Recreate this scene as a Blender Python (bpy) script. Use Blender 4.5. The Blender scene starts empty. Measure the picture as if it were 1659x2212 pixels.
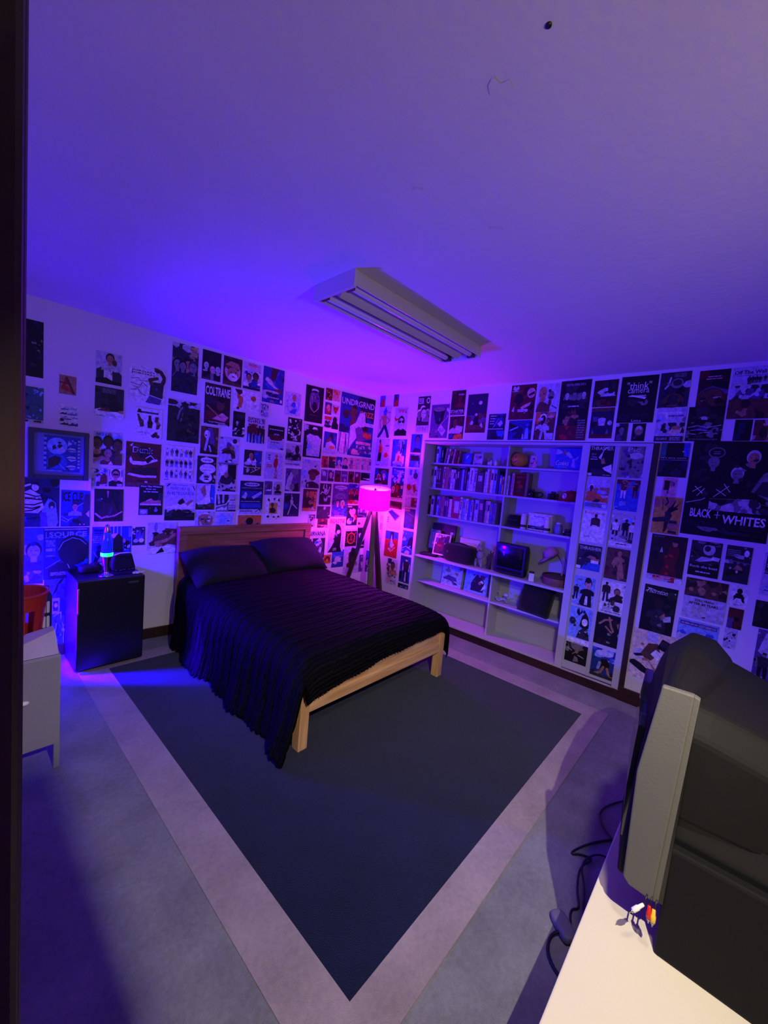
import bpy, bmesh, math, random
from mathutils import Matrix, Vector
C = bpy.context.scene.collection
PI = math.pi
SC = bpy.context.scene

# ------------------------------------------------------------------ colours
def lin(r, g, b, a=1.0):
    f = lambda c: (c/255/12.92) if c/255 <= .04045 else ((c/255+.055)/1.055)**2.4
    return (f(r), f(g), f(b), a)
PAL = dict(k=(17,17,20), d=(44,44,50), g=(120,118,118), l=(188,186,184), w=(232,228,222), c=(224,206,166),
           n=(24,28,66), b=(52,84,186), s=(132,164,220), t=(56,100,104), r=(178,34,34), m=(92,26,28),
           o=(208,112,44), y=(206,178,62), p=(218,152,160), u=(92,62,124), e=(92,62,42), h=(170,122,88),
           f=(72,44,32), v=(38,46,34), a=(62,110,62), q=(190,184,206), i=(46,30,24), x=(34,52,138))
PAL = {k: lin(*v) for k, v in PAL.items()}

# ------------------------------------------------------------------ materials
def mat(name, rgb, rough=.6, metal=0., bump=0., bscale=60., var=0., vscale=8., sheen=0., emit=None, estr=0., spec=None, coat=0., alpha=1., trans=0.):
    m = bpy.data.materials.new(name); m.use_nodes = True
    nt = m.node_tree; b = nt.nodes['Principled BSDF']
    col = lin(*rgb)
    b.inputs['Base Color'].default_value = col
    b.inputs['Roughness'].default_value = rough
    b.inputs['Metallic'].default_value = metal
    if spec is not None: b.inputs['Specular IOR Level'].default_value = spec
    if sheen:
        b.inputs['Sheen Weight'].default_value = sheen; b.inputs['Sheen Roughness'].default_value = .45
    if coat: b.inputs['Coat Weight'].default_value = coat
    if trans: b.inputs['Transmission Weight'].default_value = trans
    if emit:
        b.inputs['Emission Color'].default_value = (*emit, 1); b.inputs['Emission Strength'].default_value = estr
    if var or bump:
        tc = nt.nodes.new('ShaderNodeTexCoord')
    if var:
        n = nt.nodes.new('ShaderNodeTexNoise'); n.inputs['Scale'].default_value = vscale; n.inputs['Detail'].default_value = 6
        nt.links.new(tc.outputs['Object'], n.inputs['Vector'])
        mx = nt.nodes.new('ShaderNodeMix'); mx.data_type = 'RGBA'
        mx.inputs[6].default_value = tuple(c*(1-var) for c in col[:3])+(1,)
        mx.inputs[7].default_value = tuple(min(1, c*(1+var)) for c in col[:3])+(1,)
        nt.links.new(n.outputs['Fac'], mx.inputs[0]); nt.links.new(mx.outputs[2], b.inputs['Base Color'])
    if bump:
        n2 = nt.nodes.new('ShaderNodeTexNoise'); n2.inputs['Scale'].default_value = bscale; n2.inputs['Detail'].default_value = 4
        nt.links.new(tc.outputs['Object'], n2.inputs['Vector'])
        bp = nt.nodes.new('ShaderNodeBump'); bp.inputs['Strength'].default_value = bump; bp.inputs['Distance'].default_value = .01
        nt.links.new(n2.outputs['Fac'], bp.inputs['Height']); nt.links.new(bp.outputs['Normal'], b.inputs['Normal'])
    return m

def wood(name, c1, c2, scale=3., axis='X', rough=.45):
    m = bpy.data.materials.new(name); m.use_nodes = True
    nt = m.node_tree; b = nt.nodes['Principled BSDF']; b.inputs['Roughness'].default_value = rough
    tc = nt.nodes.new('ShaderNodeTexCoord'); mp = nt.nodes.new('ShaderNodeMapping')
    s = {'X': (1, 14, 14), 'Y': (14, 1, 14), 'Z': (14, 14, 1)}[axis]
    mp.inputs['Scale'].default_value = s
    n = nt.nodes.new('ShaderNodeTexNoise'); n.inputs['Scale'].default_value = scale; n.inputs['Detail'].default_value = 8; n.inputs['Distortion'].default_value = .6
    cr = nt.nodes.new('ShaderNodeValToRGB')
    cr.color_ramp.elements[0].position = .35; cr.color_ramp.elements[0].color = lin(*c1)
    cr.color_ramp.elements[1].position = .68; cr.color_ramp.elements[1].color = lin(*c2)
    nt.links.new(tc.outputs['Object'], mp.inputs[0]); nt.links.new(mp.outputs[0], n.inputs['Vector'])
    nt.links.new(n.outputs['Fac'], cr.inputs[0]); nt.links.new(cr.outputs[0], b.inputs['Base Color'])
    bp = nt.nodes.new('ShaderNodeBump'); bp.inputs['Strength'].default_value = .12; bp.inputs['Distance'].default_value = .004
    nt.links.new(n.outputs['Fac'], bp.inputs['Height']); nt.links.new(bp.outputs['Normal'], b.inputs['Normal'])
    return m

def carpet(name, rgb, dark=.55):
    m = bpy.data.materials.new(name); m.use_nodes = True
    nt = m.node_tree; b = nt.nodes['Principled BSDF']; b.inputs['Roughness'].default_value = .95
    b.inputs['Specular IOR Level'].default_value = .1; b.inputs['Sheen Weight'].default_value = .15
    tc = nt.nodes.new('ShaderNodeTexCoord')
    n = nt.nodes.new('ShaderNodeTexNoise'); n.inputs['Scale'].default_value = 45; n.inputs['Detail'].default_value = 8; n.inputs['Roughness'].default_value = .75
    n3 = nt.nodes.new('ShaderNodeTexNoise'); n3.inputs['Scale'].default_value = 5; n3.inputs['Detail'].default_value = 5
    add = nt.nodes.new('ShaderNodeMath'); add.operation = 'ADD'
    sc = nt.nodes.new('ShaderNodeMath'); sc.operation = 'MULTIPLY'; sc.inputs[1].default_value = .5
    cr = nt.nodes.new('ShaderNodeValToRGB'); c = lin(*rgb)
    cr.color_ramp.elements[0].position = .3; cr.color_ramp.elements[0].color = tuple(v*dark for v in c[:3])+(1,)
    cr.color_ramp.elements[1].position = .7; cr.color_ramp.elements[1].color = tuple(min(1, v*1.3) for v in c[:3])+(1,)
    nt.links.new(tc.outputs['Object'], n.inputs['Vector']); nt.links.new(tc.outputs['Object'], n3.inputs['Vector'])
    nt.links.new(n.outputs['Fac'], add.inputs[0]); nt.links.new(n3.outputs['Fac'], add.inputs[1]); nt.links.new(add.outputs[0], sc.inputs[0])
    nt.links.new(sc.outputs[0], cr.inputs[0]); nt.links.new(cr.outputs[0], b.inputs['Base Color'])
    n2 = nt.nodes.new('ShaderNodeTexNoise'); n2.inputs['Scale'].default_value = 260; n2.inputs['Detail'].default_value = 3
    nt.links.new(tc.outputs['Object'], n2.inputs['Vector'])
    bp = nt.nodes.new('ShaderNodeBump'); bp.inputs['Strength'].default_value = .7; bp.inputs['Distance'].default_value = .006
    nt.links.new(n2.outputs['Fac'], bp.inputs['Height']); nt.links.new(bp.outputs['Normal'], b.inputs['Normal'])
    return m

def paper_mat():
    m = bpy.data.materials.new('printed_paper'); m.use_nodes = True
    nt = m.node_tree; b = nt.nodes['Principled BSDF']; b.inputs['Roughness'].default_value = .5
    b.inputs['Specular IOR Level'].default_value = .3
    at = nt.nodes.new('ShaderNodeAttribute'); at.attribute_name = 'print'
    tc = nt.nodes.new('ShaderNodeTexCoord')
    n = nt.nodes.new('ShaderNodeTexNoise'); n.inputs['Scale'].default_value = 34; n.inputs['Detail'].default_value = 10; n.inputs['Roughness'].default_value = .7
    nt.links.new(tc.outputs['Object'], n.inputs['Vector'])
    mr = nt.nodes.new('ShaderNodeMapRange'); mr.inputs[1].default_value = .3; mr.inputs[2].default_value = .7; mr.inputs[3].default_value = .45; mr.inputs[4].default_value = 1.4
    nt.links.new(n.outputs['Fac'], mr.inputs[0])
    vm = nt.nodes.new('ShaderNodeVectorMath'); vm.operation = 'SCALE'
    nt.links.new(at.outputs['Color'], vm.inputs[0]); nt.links.new(mr.outputs[0], vm.inputs['Scale'])
    nt.links.new(vm.outputs[0], b.inputs['Base Color'])
    return m
M = {}
M['paper'] = paper_mat()
M['wall'] = mat('wall_paint', (222,216,214), .75, var=.05, vscale=3, bump=.15, bscale=90)
M['ceil'] = mat('ceiling_paint', (214,208,206), .85, var=.06, vscale=2, bump=.35, bscale=35)
M['carpet'] = carpet('grey_carpet', (128,128,132))
M['band'] = carpet('pale_carpet', (156,142,144), .7)
M['inlay'] = carpet('navy_carpet', (15,24,54), .6)
M['brown'] = wood('dark_brown_wood', (40,20,16), (62,32,26), 3, 'Y')
M['jamb'] = wood('door_jamb_wood', (52,26,20), (74,40,30), 2, 'Z', .5)
M['oak'] = wood('oak_wood', (196,142,86), (228,184,130), 2.5, 'X')
M['oakz'] = wood('oak_wood_upright', (196,142,86), (228,184,130), 2.5, 'Z')
M['oakdark'] = wood('headboard_oak', (128,84,52), (164,114,76), 2.5, 'X')
M['shelf'] = mat('grey_shelf_paint', (186,186,194), .6, var=.06, vscale=5)
M['shelfd'] = mat('grey_shelf_inside_paint', (182,182,190), .7, var=.06, vscale=5)
M['fur'] = None
M['black'] = mat('black_plastic', (16,16,18), .4)
M['blackm'] = mat('matte_black', (14,14,16), .8, bump=.2, bscale=120)
M['blackf'] = mat('black_fabric', (13,13,17), .95, bump=.5, bscale=180, sheen=.15)
M['fridge'] = mat('black_fridge_enamel', (22,21,24), .35, var=.1, vscale=3)
M['chrome'] = mat('brushed_silver', (190,190,196), .25, 1.)
M['greyp'] = mat('grey_plastic', (86,84,79), .55, var=.05, bump=.1, bscale=150)
M['darkp'] = mat('dark_charcoal_plastic', (15,14,15), .75, spec=.2, bump=.05, bscale=150)
M['cab'] = mat('grey_white_enamel', (150,148,152), .45, var=.03)
M['white'] = mat('white_enamel', (226,222,216), .45, var=.03)
M['table'] = mat('cream_table_top', (222,212,188), .4, var=.04, vscale=6)
M['red'] = mat('red_plastic', (190,30,30), .4)
M['yellow'] = mat('yellow_plastic', (220,180,50), .4)
M['walnut'] = wood('walnut_lamp_wood', (58,32,24), (92,54,40), 4, 'Z')
M['fixture'] = mat('cream_fixture_enamel', (206,200,190), .35, var=.03)
M['fixdark'] = mat('fixture_socket', (60,56,54), .5)
M['green'] = mat('shaded_reveal_green', (34,52,44), .5, var=.1)  # dark green stands in for shade on the frame's inner faces
M['glass'] = mat('screen_glass', (22,22,28), .08, coat=.6)

# ------------------------------------------------------------------ mesh builder
class MB:
    def __init__(s): s.v = []; s.f = []; s.m = []; s.sm = []
    def add(s, vs, fs, mi=0, T=None, smooth=False):
        o = len(s.v)
        s.v += [tuple(T @ Vector(v)) if T else tuple(v) for v in vs]
        for f in fs: s.f.append(tuple(i+o for i in f)); s.m.append(mi); s.sm.append(smooth)
        return s
    def box(s, x0, y0, z0, x1, y1, z1, mi=0, T=None):
        vs = [(x0,y0,z0),(x1,y0,z0),(x1,y1,z0),(x0,y1,z0),(x0,y0,z1),(x1,y0,z1),(x1,y1,z1),(x0,y1,z1)]
        return s.add(vs, [(0,3,2,1),(4,5,6,7),(0,1,5,4),(1,2,6,5),(2,3,7,6),(3,0,4,7)], mi, T)
    def lathe(s, prof, n=24, mi=0, T=None, smooth=True, cap=True):
        vs = []; fs = []
        for r, z in prof:
            for i in range(n): a = 2*PI*i/n; vs.append((r*math.cos(a), r*math.sin(a), z))
        for k in range(len(prof)-1):
            for i in range(n):
                j = (i+1) % n; fs.append((k*n+i, k*n+j, (k+1)*n+j, (k+1)*n+i))
        if cap:
            fs.append(tuple(range(n))[::-1]); fs.append(tuple((len(prof)-1)*n+i for i in range(n)))
        return s.add(vs, fs, mi, T, smooth)
    def tube(s, pts, r, n=8, mi=0, T=None, closed=False):
        pts = [Vector(p) for p in pts]; rs = r if isinstance(r, (list, tuple)) else [r]*len(pts)
        vs = []; fs = []; N = len(pts); prev = None
        for k, p in enumerate(pts):
            a = pts[max(0, k-1)]; b = pts[min(N-1, k+1)]
            if closed: a = pts[k-1]; b = pts[(k+1) % N]
            d = (b-a).normalized() if (b-a).length > 1e-9 else Vector((0,0,1))
            if prev is None:
                u = d.orthogonal().normalized()
            else:
                u = (prev - d*prev.dot(d)); u = u.normalized() if u.length > 1e-6 else d.orthogonal().normalized()
            prev = u; w = d.cross(u)
            for i in range(n): t = 2*PI*i/n; vs.append(p + (u*math.cos(t)+w*math.sin(t))*rs[k])
        for k in range(N if closed else N-1):
            k2 = (k+1) % N
            for i in range(n): j = (i+1) % n; fs.append((k*n+i, k*n+j, k2*n+j, k2*n+i))
        if not closed: fs.append(tuple(range(n))[::-1]); fs.append(tuple((N-1)*n+i for i in range(n)))
        return s.add(vs, fs, mi, T, True)
    def prism(s, poly, h, mi=0, T=None):
        n = len(poly); vs = [(x, y, 0) for x, y in poly]+[(x, y, h) for x, y in poly]
        fs = [tuple(range(n))[::-1], tuple(range(n, 2*n))]+[(i, (i+1) % n, n+(i+1) % n, n+i) for i in range(n)]
        return s.add(vs, fs, mi, T)
    def ell(s, c, r, nu=16, nv=10, mi=0, T=None, e=1.):
        vs = []; fs = []
        pw = lambda x: math.copysign(abs(x)**e, x)
        for k in range(nv+1):
            ph = -PI/2+PI*k/nv
            for i in range(nu):
                a = 2*PI*i/nu
                vs.append((c[0]+r[0]*pw(math.cos(ph))*pw(math.cos(a)), c[1]+r[1]*pw(math.cos(ph))*pw(math.sin(a)), c[2]+r[2]*pw(math.sin(ph))))
        for k in range(nv):
            for i in range(nu): j = (i+1) % nu; fs.append((k*nu+i, k*nu+j, (k+1)*nu+j, (k+1)*nu+i))
        return s.add(vs, fs, mi, T, True)
    def build(s, name, mats, parent=None, bevel=0., seg=2, loc=None, kind=None):
        me = bpy.data.meshes.new(name); me.from_pydata(s.v, [], s.f); me.update()
        if not isinstance(mats, (list, tuple)): mats = [mats]
        for m in mats: me.materials.append(m)
        for p, mi, sm in zip(me.polygons, s.m, s.sm): p.material_index = mi; p.use_smooth = sm
        bm = bmesh.new(); bm.from_mesh(me); bmesh.ops.remove_doubles(bm, verts=bm.verts, dist=1e-6)
        bmesh.ops.recalc_face_normals(bm, faces=bm.faces); bm.to_mesh(me); bm.free()
        o = bpy.data.objects.new(name, me); C.objects.link(o)
        if parent: o.parent = parent
        if loc: o.location = loc
        if bevel:
            b = o.modifiers.new('Bevel', 'BEVEL'); b.width = bevel; b.segments = seg; b.limit_method = 'ANGLE'; b.angle_limit = .6
        if kind: o['kind'] = kind
        return o
def tag(o, label, cat, group=None):
    o['label'] = label; o['category'] = cat
    if group: o['group'] = group
    return o
def thing(name, label, cat, loc=(0,0,0), rz=0., group=None):
    o = bpy.data.objects.new(name, None); C.objects.link(o); o.empty_display_size = .05
    o.location = loc; o.rotation_euler = (0, 0, rz)
    return tag(o, label, cat, group)
def rot(axis, a, p=(0,0,0)):
    return Matrix.Translation(p) @ Matrix.Rotation(a, 4, axis) @ Matrix.Translation([-c for c in p])
TR = Matrix.Translation

WB = -0.0838                      # yaw of the back wall (its y = WB*x)
WA = math.atan(WB)
def bw(u, z, off=0.):             # point on the back wall: u along it from the corner, off into the room
    cs = math.cos(WA); sn = math.sin(WA)
    return Vector((u*cs+off*sn, u*sn-off*cs, z))
def cz(x): return 2.64-.0156*x    # the ceiling rises a little to the left
# ------------------------------------------------------------------ printed paper: each sheet is one mesh whose print is coloured faces
TXT = {}
def text_shape(s, style):
    key = (s, style)
    if key in TXT: return TXT[key]
    cu = bpy.data.curves.new('lettering', 'FONT'); cu.body = s; cu.size = 1.; cu.resolution_u = 2
    if style == 'U': cu.offset = .022
    if style == 'I': cu.shear = .4; cu.offset = .004
    ob = bpy.data.objects.new('lettering', cu); C.objects.link(ob)
    bpy.context.view_layer.update()
    dg = bpy.context.evaluated_depsgraph_get(); me = ob.evaluated_get(dg).to_mesh()
    vs = [(v.co.x, v.co.y) for v in me.vertices]; fs = [tuple(p.vertices) for p in me.polygons]
    ob.evaluated_get(dg).to_mesh_clear(); bpy.data.objects.remove(ob); bpy.data.curves.remove(cu)
    if vs:
        x0 = min(v[0] for v in vs); x1 = max(v[0] for v in vs); y0 = min(v[1] for v in vs); y1 = max(v[1] for v in vs)
        vs = [((x-x0)/max(1e-6,x1-x0), (y-y0)/max(1e-6,y1-y0)) for x, y in vs]
    TXT[key] = (vs, fs); return TXT[key]
class Sheet:
    def __init__(s, w, h, bg, th):
        s.w, s.h, s.z = w, h, th; s.v = []; s.f = []; s.c = []
        s.box(bg, th)
    def box(s, bg, th):
        w, h = s.w/2, s.h/2
        s.v += [(-w,-h,0),(w,-h,0),(w,h,0),(-w,h,0),(-w,-h,th),(w,-h,th),(w,h,th),(-w,h,th)]
        s.f += [(0,3,2,1),(4,5,6,7),(0,1,5,4),(1,2,6,5),(2,3,7,6),(3,0,4,7)]; s.c += [PAL['w'] if th < .004 else PAL[bg], PAL[bg]]+[PAL['w'] if th < .004 else PAL[bg]]*4
    def clip(s, poly):           # keep the print on the sheet
        for ax, lim, sg in ((0,s.w/2,1),(0,-s.w/2,-1),(1,s.h/2,1),(1,-s.h/2,-1)):
            out = []
            for i, p in enumerate(poly):
                q = poly[i-1]; ip = sg*p[ax] <= sg*lim+1e-9; iq = sg*q[ax] <= sg*lim+1e-9
                if ip != iq:
                    t = (lim-q[ax])/(p[ax]-q[ax]); out.append((q[0]+t*(p[0]-q[0]), q[1]+t*(p[1]-q[1])))
                if ip: out.append(p)
            poly = out
            if len(poly) < 3: return []
        return poly
    def up(s): s.z += .00011
    def poly(s, pts, c, lift=True):   # pts in sheet fractions
        if lift: s.up()
        p = s.clip([((x-.5)*s.w, (y-.5)*s.h) for x, y in pts])
        if len(p) < 3: return
        a = sum(p[i-1][0]*p[i][1]-p[i][0]*p[i-1][1] for i in range(len(p)))
        if abs(a) < 1e-9: return
        if a < 0: p = p[::-1]
        o = len(s.v); s.v += [(x, y, s.z) for x, y in p]; s.f.append(tuple(range(o, o+len(p)))); s.c.append(PAL[c])
    def ell(s, cx, cy, rx, ry, c, n=20): s.poly([(cx+rx*math.cos(2*PI*k/n), cy+ry*math.sin(2*PI*k/n)) for k in range(n)], c)
    def line(s, w, c, pts):
        s.up(); a = s.w/s.h
        P = [(x, y/a) for x, y in pts]
        for (x0,y0),(x1,y1) in zip(P, P[1:]):
            d = math.hypot(x1-x0, y1-y0) or 1; nx, ny = -(y1-y0)/d*w/2, (x1-x0)/d*w/2
            s.poly([(x0+nx,(y0+ny)*a),(x0-nx,(y0-ny)*a),(x1-nx,(y1-ny)*a),(x1+nx,(y1+ny)*a)], c, False)
        for x, y in P:
            s.up(); s.poly([(x+w/2*math.cos(2*PI*k/10), (y+w/2*math.sin(2*PI*k/10))*a) for k in range(10)], c, False)
    def text(s, cx, cy, mw, h, c, body, style):
        vs, fs = text_shape(body, style)
        s.up(); o = len(s.v)
        s.v += [((cx-mw/2+x*mw-.5)*s.w, (cy-h/2+y*h-.5)*s.h, s.z) for x, y in vs]
        s.f += [tuple(i+o for i in f) for f in fs]; s.c += [PAL[c]]*len(fs)
    def run(s, ops):
        a = s.w/s.h
        for op in ops.split(';'):
            if not op: continue
            k = op[0]; q = op[1:].split(',')
            if q and q[0] == '': q = q[1:]
            F = lambda i: float(q[i])
            if k == 'R': s.poly([(F(0),F(1)),(F(2),F(1)),(F(2),F(3)),(F(0),F(3))], q[4])
            elif k == 'E': s.ell(F(0),F(1),F(2),F(3),q[4])
            elif k == 'G': n = [float(x) for x in q[1:]]; s.poly(list(zip(n[::2], n[1::2])), q[0])
            elif k == 'L': n = [float(x) for x in q[2:]]; s.line(F(0), q[1], list(zip(n[::2], n[1::2])))
            elif k in 'TUI': s.text(F(0),F(1),F(2),F(3),q[4],','.join(q[5:]),k)
            elif k == 'N':
                n = int(F(4)); random.seed(int(F(0)*97+F(1)*51+n)); s.up()
                for i in range(n):
                    y0 = F(1)+(F(3)-F(1))*(i+.2)/n; y1 = F(1)+(F(3)-F(1))*(i+.75)/n; x = F(0)
                    while x < F(2)-.01:
                        l = random.uniform(.06,.2); s.poly([(x,y0),(min(F(2),x+l),y0),(min(F(2),x+l),y1),(x,y1)], q[5], False); x += l+.02
            elif k == 'X':
                random.seed(int(F(6)) if len(q) > 6 else 1); x0,y0,x1,y1 = F(0),F(1),F(2),F(3)
                for i in range(int(F(4))):
                    cx = random.uniform(x0,x1); cy = random.uniform(y0,y1); r = random.uniform(.25,1)*(x1-x0)/math.sqrt(int(F(4)))*.75; ry = min(r*a*random.uniform(.6,1.5), (y1-y0)*.5)
                    s.poly([(min(x1,max(x0,cx+r*random.uniform(.5,1.1)*math.cos(t))), min(y1,max(y0,cy+ry*random.uniform(.5,1.1)*math.sin(t)))) for t in [2*PI*j/9 for j in range(9)]], random.choice(q[5]))
            elif k == 'F':      # standing figure
                cx, y, h = F(0),F(1),F(2); sk, tp, bt = q[3:6]; u = h/8; v = u/a
                for sx in (-1,1): s.poly([(cx+sx*.1*v,y+3.9*u),(cx+sx*1.0*v,y+3.9*u),(cx+sx*1.0*v,y),(cx+sx*.35*v,y)], bt)
                for sx in (-1,1): s.poly([(cx+sx*.9*v,y+6.4*u),(cx+sx*1.5*v,y+6.1*u),(cx+sx*1.55*v,y+3.5*u),(cx+sx*1.1*v,y+3.5*u)], sk)
                s.poly([(cx-1.0*v,y+3.7*u),(cx+1.0*v,y+3.7*u),(cx+1.35*v,y+6.4*u),(cx+.4*v,y+6.75*u),(cx-.4*v,y+6.75*u),(cx-1.35*v,y+6.4*u)], tp)
                s.ell(cx,y+7.35*u,.5*v,.65*u,sk,14); s.poly([(cx-.5*v,y+7.4*u),(cx+.5*v,y+7.4*u),(cx+.4*v,y+7.95*u),(cx-.4*v,y+7.95*u)], 'i')
            elif k == 'B':      # bust: shoulders, neck, head with hair and a face
                cx, y, h = F(0),F(1),F(2); sk, hr, stt = q[3:6]; v = h/a
                s.poly([(cx-.42*v,y),(cx-.40*v,y+.22*h),(cx-.16*v,y+.36*h),(cx+.16*v,y+.36*h),(cx+.40*v,y+.22*h),(cx+.42*v,y)], stt)
                s.poly([(cx-.09*v,y+.30*h),(cx+.09*v,y+.30*h),(cx+.08*v,y+.52*h),(cx-.08*v,y+.52*h)], sk)
                s.ell(cx,y+.73*h,.215*v,.28*h,hr); s.ell(cx,y+.67*h,.17*v,.23*h,sk)
                s.poly([(cx-.10*v,y+.69*h),(cx-.03*v,y+.69*h),(cx-.03*v,y+.715*h),(cx-.10*v,y+.715*h)], 'i'); s.poly([(cx+.03*v,y+.69*h),(cx+.10*v,y+.69*h),(cx+.10*v,y+.715*h),(cx+.03*v,y+.715*h)], 'i')
                s.poly([(cx-.06*v,y+.545*h),(cx+.06*v,y+.545*h),(cx+.04*v,y+.565*h),(cx-.04*v,y+.565*h)], 'm')
            elif k == 'S':      # low shoe from the side
                cx, cy, w = F(0),F(1),F(2); c, so = q[3:5]; v = w*a
                s.poly([(cx+x*w,cy+y*v) for x,y in ((-.5,-.16),(-.5,-.08),(-.3,-.02),(-.1,.12),(.0,.17),(.12,.05),(.3,.05),(.42,.18),(.5,.14),(.48,-.16))], c)
                s.poly([(cx+x*w,cy+y*v) for x,y in ((-.52,-.22),(-.52,-.13),(-.2,-.14),(.5,-.13),(.5,-.22))], so)
                for t in (-.22,-.14,-.06): s.line(w*.03, so, [(cx+t*w,cy+(.02+.3*(t+.22))*v),(cx+(t+.08)*w,cy+(.06+.35*(t+.22))*v)])
            elif k == 'C':      # car from the side
                cx, cy, w = F(0),F(1),F(2); c = q[3]; v = w*a
                s.poly([(cx+x*w,cy+y*v) for x,y in ((-.5,-.1),(-.5,.02),(-.3,.06),(-.15,.17),(.15,.17),(.32,.05),(.5,.02),(.5,-.1))], c)
                s.poly([(cx+x*w,cy+y*v) for x,y in ((-.22,.06),(-.12,.14),(.0,.14),(.0,.06))], 's'); s.poly([(cx+x*w,cy+y*v) for x,y in ((.03,.06),(.03,.14),(.13,.14),(.22,.06))], 's')
                for sx in (-.3,.3): s.ell(cx+sx*w,cy-.1*v,.085*w,.085*v,'k',14)
    def build(s, name):
        me = bpy.data.meshes.new(name); me.from_pydata(s.v, [], s.f); me.update()
        at = me.color_attributes.new('print', 'FLOAT_COLOR', 'CORNER')
        buf = []
        for p in me.polygons: buf += list(s.c[p.index])*p.loop_total
        at.data.foreach_set('color', buf)
        me.materials.append(M['paper'])
        o = bpy.data.objects.new(name, me); C.objects.link(o); return o
def printed(name, w, h, bg, ops, th=.0014):
    s = Sheet(w, h, bg, th); s.run(ops); return s.build(name)
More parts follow.
